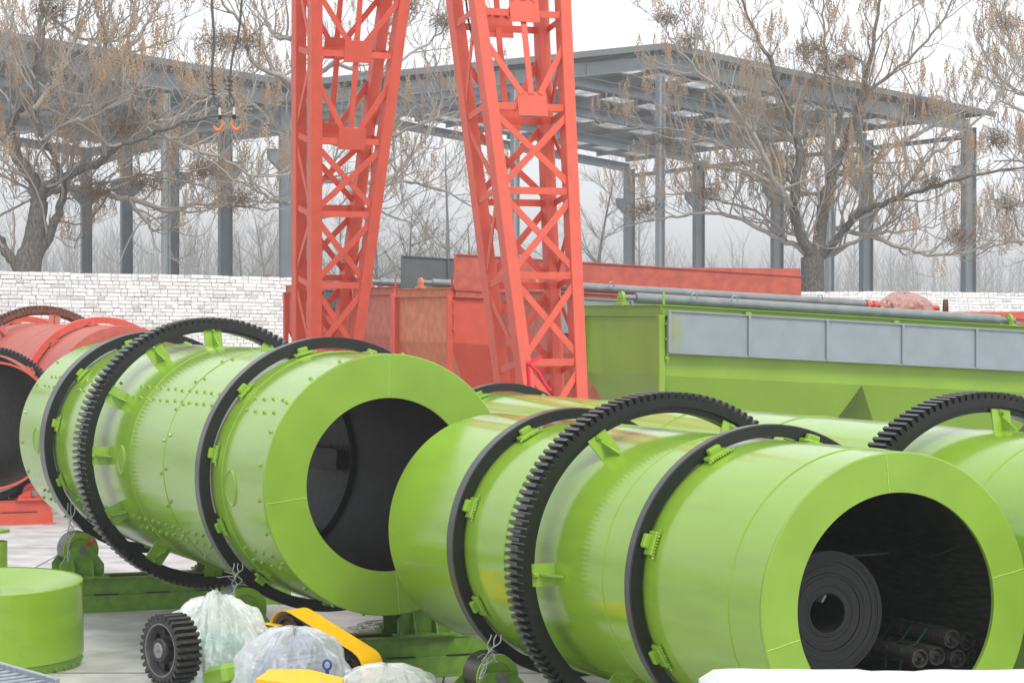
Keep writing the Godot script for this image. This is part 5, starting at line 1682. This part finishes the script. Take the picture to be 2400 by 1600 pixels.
func build_drive():
	# pinion, reducer, belt drive and motor, wrapped in film, waiting beside the riveted drum
	var Z := 16.4
	var turn := -0.85                                  # its shaft points left towards the camera
	var C := at(374, 1524, Z)
	var o := thing("gear_reducer", "green gear reducer wrapped in film with a dark steel pinion on its shaft", "reducer", Vector3(C.x, 0, C.z), turn)
	var h := C.y
	var R := 0.232; var teeth := 30
	# own axes: z along the shaft towards the viewer, y up
	var lift := Transform3D(Basis.IDENTITY, Vector3(0, h, 0))
	var pg := Mb.new()
	var wdt := 0.17
	for k in teeth:
		var ps := []
		for e in [[-0.5, R - 0.036], [-0.36, R - 0.034], [-0.21, R], [0.21, R], [0.36, R - 0.034], [0.5, R - 0.036]]:
			ps.append([TAU * (k + e[0]) / teeth, e[1]])
		for s in 5:
			var fa := polar(ps[s][0], ps[s][1], 0); var fb := polar(ps[s + 1][0], ps[s + 1][1], 0)
			var back := Vector3(0, 0, -wdt)
			var mid := polar((ps[s][0] + ps[s + 1][0]) / 2, 1, 0)
			var out := mid
			if s == 1: out = mid.rotated(Vector3.BACK, -1.2)
			elif s == 3: out = mid.rotated(Vector3.BACK, 1.2)
			pg.quad_out(fa, fb, fb + back, fa + back, out)
			pg.quad_out(fa, fb, polar(ps[s + 1][0], 0.172, 0), polar(ps[s][0], 0.172, 0), Vector3.BACK)
			pg.quad_out(fa + back, fb + back, polar(ps[s + 1][0], 0.05, wdt), polar(ps[s][0], 0.05, wdt), Vector3.FORWARD)
	var pin := part("pinion", pg, M.cast, o)
	pin.transform = lift
	var rim := Mb.new()
	rim.lathe([Vector2(0.055, 0.155), Vector2(0.0, 0.165), Vector2(0.0, 0.172)], 60)
	var rm := part("rim", rim, M.steel, pin)
	var web := Mb.new()
	# web with six round holes: ring sectors around them
	web.lathe([Vector2(0.055, 0.142), Vector2(0.055, 0.156)], 60)
	web.lathe([Vector2(0.055, 0.07), Vector2(0.055, 0.088)], 60)
	for k in 6:
		var a0 := TAU * k / 6.0
		web.lathe([Vector2(0.055, 0.088), Vector2(0.055, 0.142)], 6, a0 + 0.25, a0 + TAU / 6.0 - 0.25)
	part("web", web, M.cast, pin)
	var dark := Mb.new()
	dark.lathe([Vector2(0.11, 0.05), Vector2(0.11, 0.16)], 40)
	part("recess_shade", dark, M.inside, pin)  # dark disc painted for the shade behind the web holes
	var hub := Mb.new()
	hub.lathe([Vector2(-0.012, 0.05), Vector2(-0.012, 0.074), Vector2(0.0, 0.08), Vector2(0.06, 0.08)], 40)
	part("hub", hub, M.cast, pin)
	var sh := Mb.new()
	sh.lathe([Vector2(-0.02, 0.006), Vector2(-0.02, 0.042), Vector2(-0.014, 0.05), Vector2(0.0, 0.05)], 32)
	bolt_into(sh, Vector3(0, 0, 0.02), Vector3.BACK, 0.012, 0.006)
	part("shaft", sh, M.steel, pin)
	# housing behind the pinion
	var hb := Mb.new()
	hb.box(Vector3(0.02, h - 0.06, -0.46), Vector3(0.24, 0.28, 0.28), 0.05)
	hb.tube([Vector3(0, h, -0.17), Vector3(0, h, -0.35)], [0.07, 0.10], 24)
	part("housing", hb, M.teal, o)
	var hb2 := Mb.new()
	hb2.box(Vector3(0.02, 0.17, -0.50), Vector3(0.62, 0.34, 0.5), 0.02)
	part("mounting_foot", hb2, M.teal, o)
	var hb3 := Mb.new()
	hb3.box(Vector3(0.30, h - 0.16, -0.28), Vector3(0.26, 0.14, 0.16), 0.03, Basis(Vector3.BACK, 0.25))
	part("side_foot", hb3, M.green_matte, o)
	# film over it
	var fp := at(535, 1505, Z + 0.42)
	var fi := part("plastic_sheet", film_mesh(Vector3.ZERO, Vector3(0.33, 0.30, 0.32), 12, 0.42, Basis(Vector3.UP, 0.5), Vector3(-0.08, 0, 0)), M.film, self)
	fi.position = fp + Vector3(0, -0.02, 0)
	tag(fi, "crumpled white plastic film draped over the gear reducer", "plastic sheet")
	# belt drive under its yellow guard
	var bp := at(742, 1506, Z - 0.05)
	var bd := thing("belt_guard", "yellow curved belt guard over two rusty pulleys beside the wrapped reducer", "belt guard", Vector3(bp.x, 0, bp.z), turn + 0.22)
	var a := Vector3(-0.26, bp.y + 0.065, 0); var b := Vector3(0.27, bp.y - 0.15, 0)
	var dirv := (b - a).normalized(); var nrm := Vector3(-dirv.y, dirv.x, 0)
	var path := []
	var rg := 0.125
	for k in 9:
		var ang := PI * 0.62 - PI * 0.62 * k / 8.0
		path.append(a + (nrm * cos(ang) - dirv * sin(ang)) * rg)
	for k in 13:
		var ang := PI * 0.85 * k / 12.0
		path.append(b + (nrm * cos(ang) + dirv * sin(ang)) * rg)
	var gm := Mb.new()
	for k in path.size() - 1:
		var p: Vector3 = path[k]; var q: Vector3 = path[k + 1]
		var c2 := (a if k < 9 else b)
		var ip := p - (p - c2).normalized() * 0.004; var iq := q - (q - c2).normalized() * 0.004
		var zf := Vector3(0, 0, 0.02); var zb := Vector3(0, 0, -0.19)
		gm.slab([p + zf, q + zf, iq + zf, ip + zf], [p + zb, q + zb, iq + zb, ip + zb])
	part("guard_band", gm, M.yellow, bd)
	var bkp := Mb.new()
	bkp.bar(a + Vector3(0, 0, -0.17), b + Vector3(0, 0, -0.17), 0.24, 0.01, Vector3.BACK)
	part("back_plate", bkp, M.inside, bd)
	var tabm := Mb.new()
	tabm.box(a + Vector3(-0.09, 0.03, 0.03), Vector3(0.13, 0.006, 0.06), 0.002, Basis(Vector3.BACK, -0.05))
	part("tab", tabm, M.yellow, bd)
	for e in [[a, 0.095], [b, 0.085]]:
		var xf := Transform3D(Basis.IDENTITY, e[0])
		var r: float = e[1]
		var pm := Mb.new()
		pm.lathe([Vector2(0.02, r - 0.03), Vector2(0.0, r - 0.025), Vector2(0.0, r), Vector2(0.10, r), Vector2(0.10, r - 0.03)], 48, 0, TAU, xf)
		var pu := part("pulley", pm, M.cast, bd)
		var w := Mb.new()
		w.lathe([Vector2(0.012, 0.034), Vector2(0.028, r - 0.03)], 40, 0, TAU, xf)
		w.lathe([Vector2(0.10, 0.03), Vector2(0.012, 0.034)], 40, 0, TAU, xf)
		part("web", w, M.rust, pu)
	for k in 3:
		var bl := Mb.new()
		for s in [-1.0, 1.0]: bl.bar(a + nrm * s * 0.1 + Vector3(0, 0, -0.02 - 0.025 * k), b + nrm * s * 0.09 + Vector3(0, 0, -0.02 - 0.025 * k), 0.012, 0.016, Vector3.BACK)
		part("belt", bl, M.rubber, bd)
	var leg1 := Mb.new()
	leg1.bar(Vector3(a.x, 0, -0.2), Vector3(a.x, bp.y, -0.2), 0.08, 0.05)
	leg1.bar(Vector3(b.x, 0, -0.2), Vector3(b.x, bp.y - 0.1, -0.2), 0.08, 0.05)
	part("support", leg1, M.green_dark, bd)
	# electric motor in thin film
	var mp := at(690, 1566, Z - 0.45)
	var mo := thing("electric_motor", "grey blue electric motor wrapped in clear film in front of the belt guard", "motor", Vector3(mp.x, 0, mp.z), turn + 0.15)
	var mb := Mb.new()
	mb.tube([Vector3(0.0, mp.y - 0.03, 0.22), Vector3(0.0, mp.y - 0.03, -0.2)], [0.145, 0.145], 32)
	for k in 24:
		var an := TAU * k / 24.0
		mb.box(Vector3(-sin(an) * 0.15, mp.y - 0.03 + cos(an) * 0.15, 0.0), Vector3(0.008, 0.024, 0.34), 0.0, Basis(Vector3.BACK, an))
	part("body", mb, M.motor, mo)
	var tb := Mb.new()
	tb.box(Vector3(0.04, mp.y + 0.15, -0.05), Vector3(0.14, 0.08, 0.16), 0.015)
	part("terminal_box", tb, M.motor, mo)
	var ft := Mb.new()
	ft.box(Vector3(0, (mp.y - 0.15) / 2, 0), Vector3(0.34, mp.y - 0.15, 0.36), 0.02)
	part("foot", ft, M.cast, mo)
	var mf := part("plastic_sheet", film_mesh(Vector3.ZERO, Vector3(0.33, 0.21, 0.26), 31, 0.34, Basis(Vector3.UP, 0.75)), M.film_thin, self)
	mf.position = mp + Vector3(0, 0.02, 0)
	tag(mf, "clear crumpled film wrapped round the grey blue motor", "plastic sheet")
	# second yellow cover with its blue lifting eye, at the bottom edge
	var yp := at(700, 1588, Z - 1.0)
	var yc := thing("machine_cover", "flat yellow machine cover at the bottom edge with a blue lifting eye behind it", "cover", Vector3(yp.x, 0, yp.z), -0.18)
	var ym := Mb.new()
	var yh := yp.y
	ym.slab([Vector3(-0.24, yh, 0.1), Vector3(-0.19, yh + 0.045, -0.04), Vector3(0.05, yh + 0.045, -0.05), Vector3(0.27, yh + 0.0, -0.04), Vector3(0.27, yh - 0.05, 0.1)],
		[Vector3(-0.25, yh - 0.2, 0.1), Vector3(-0.20, yh - 0.2, -0.04), Vector3(0.05, yh - 0.2, -0.05), Vector3(0.27, yh - 0.2, -0.04), Vector3(0.27, yh - 0.2, 0.1)])
	part("lid", ym, M.yellow, yc)
	var yb := Mb.new()
	yb.box(Vector3(0, (yh - 0.2) / 2, 0.02), Vector3(0.4, yh - 0.2, 0.1))
	part("stand", yb, M.green_dark, yc)
	var ey := Mb.new()
	var epts := []; var er := []
	for k in 25:
		var an := TAU * k / 24.0
		epts.append(Vector3(0.15 + cos(an) * 0.024, yh + 0.068 + sin(an) * 0.028, -0.10)); er.append(0.0075)
	ey.tube(epts, er, 10)
	ey.tube([Vector3(0.15, yh + 0.04, -0.10), Vector3(0.15, yh - 0.1, -0.10)], [0.012, 0.012], 10)
	part("lifting_eye", ey, M.blue, yc)
	# white film bundle right of it
	var wp := at(905, 1598, Z - 0.5)
	var wf := part("plastic_sheet", film_mesh(Vector3.ZERO, Vector3(0.30, 0.10, 0.2), 44, 0.34), M.film, self)
	wf.position = wp
	tag(wf, "heap of crumpled white film at the bottom edge, right of the yellow cover", "plastic sheet")
	var core := Mb.new()
	core.box(Vector3(0, (wp.y - 0.04) / 2, 0), Vector3(0.45, wp.y - 0.04, 0.3), 0.03)
	var cr := part("crate", core, M.white, self)
	cr.position = Vector3(wp.x, 0, wp.z)
	tag(cr, "pale crate under the heap of white film at the bottom edge", "crate")
	# red corner of something at the very bottom
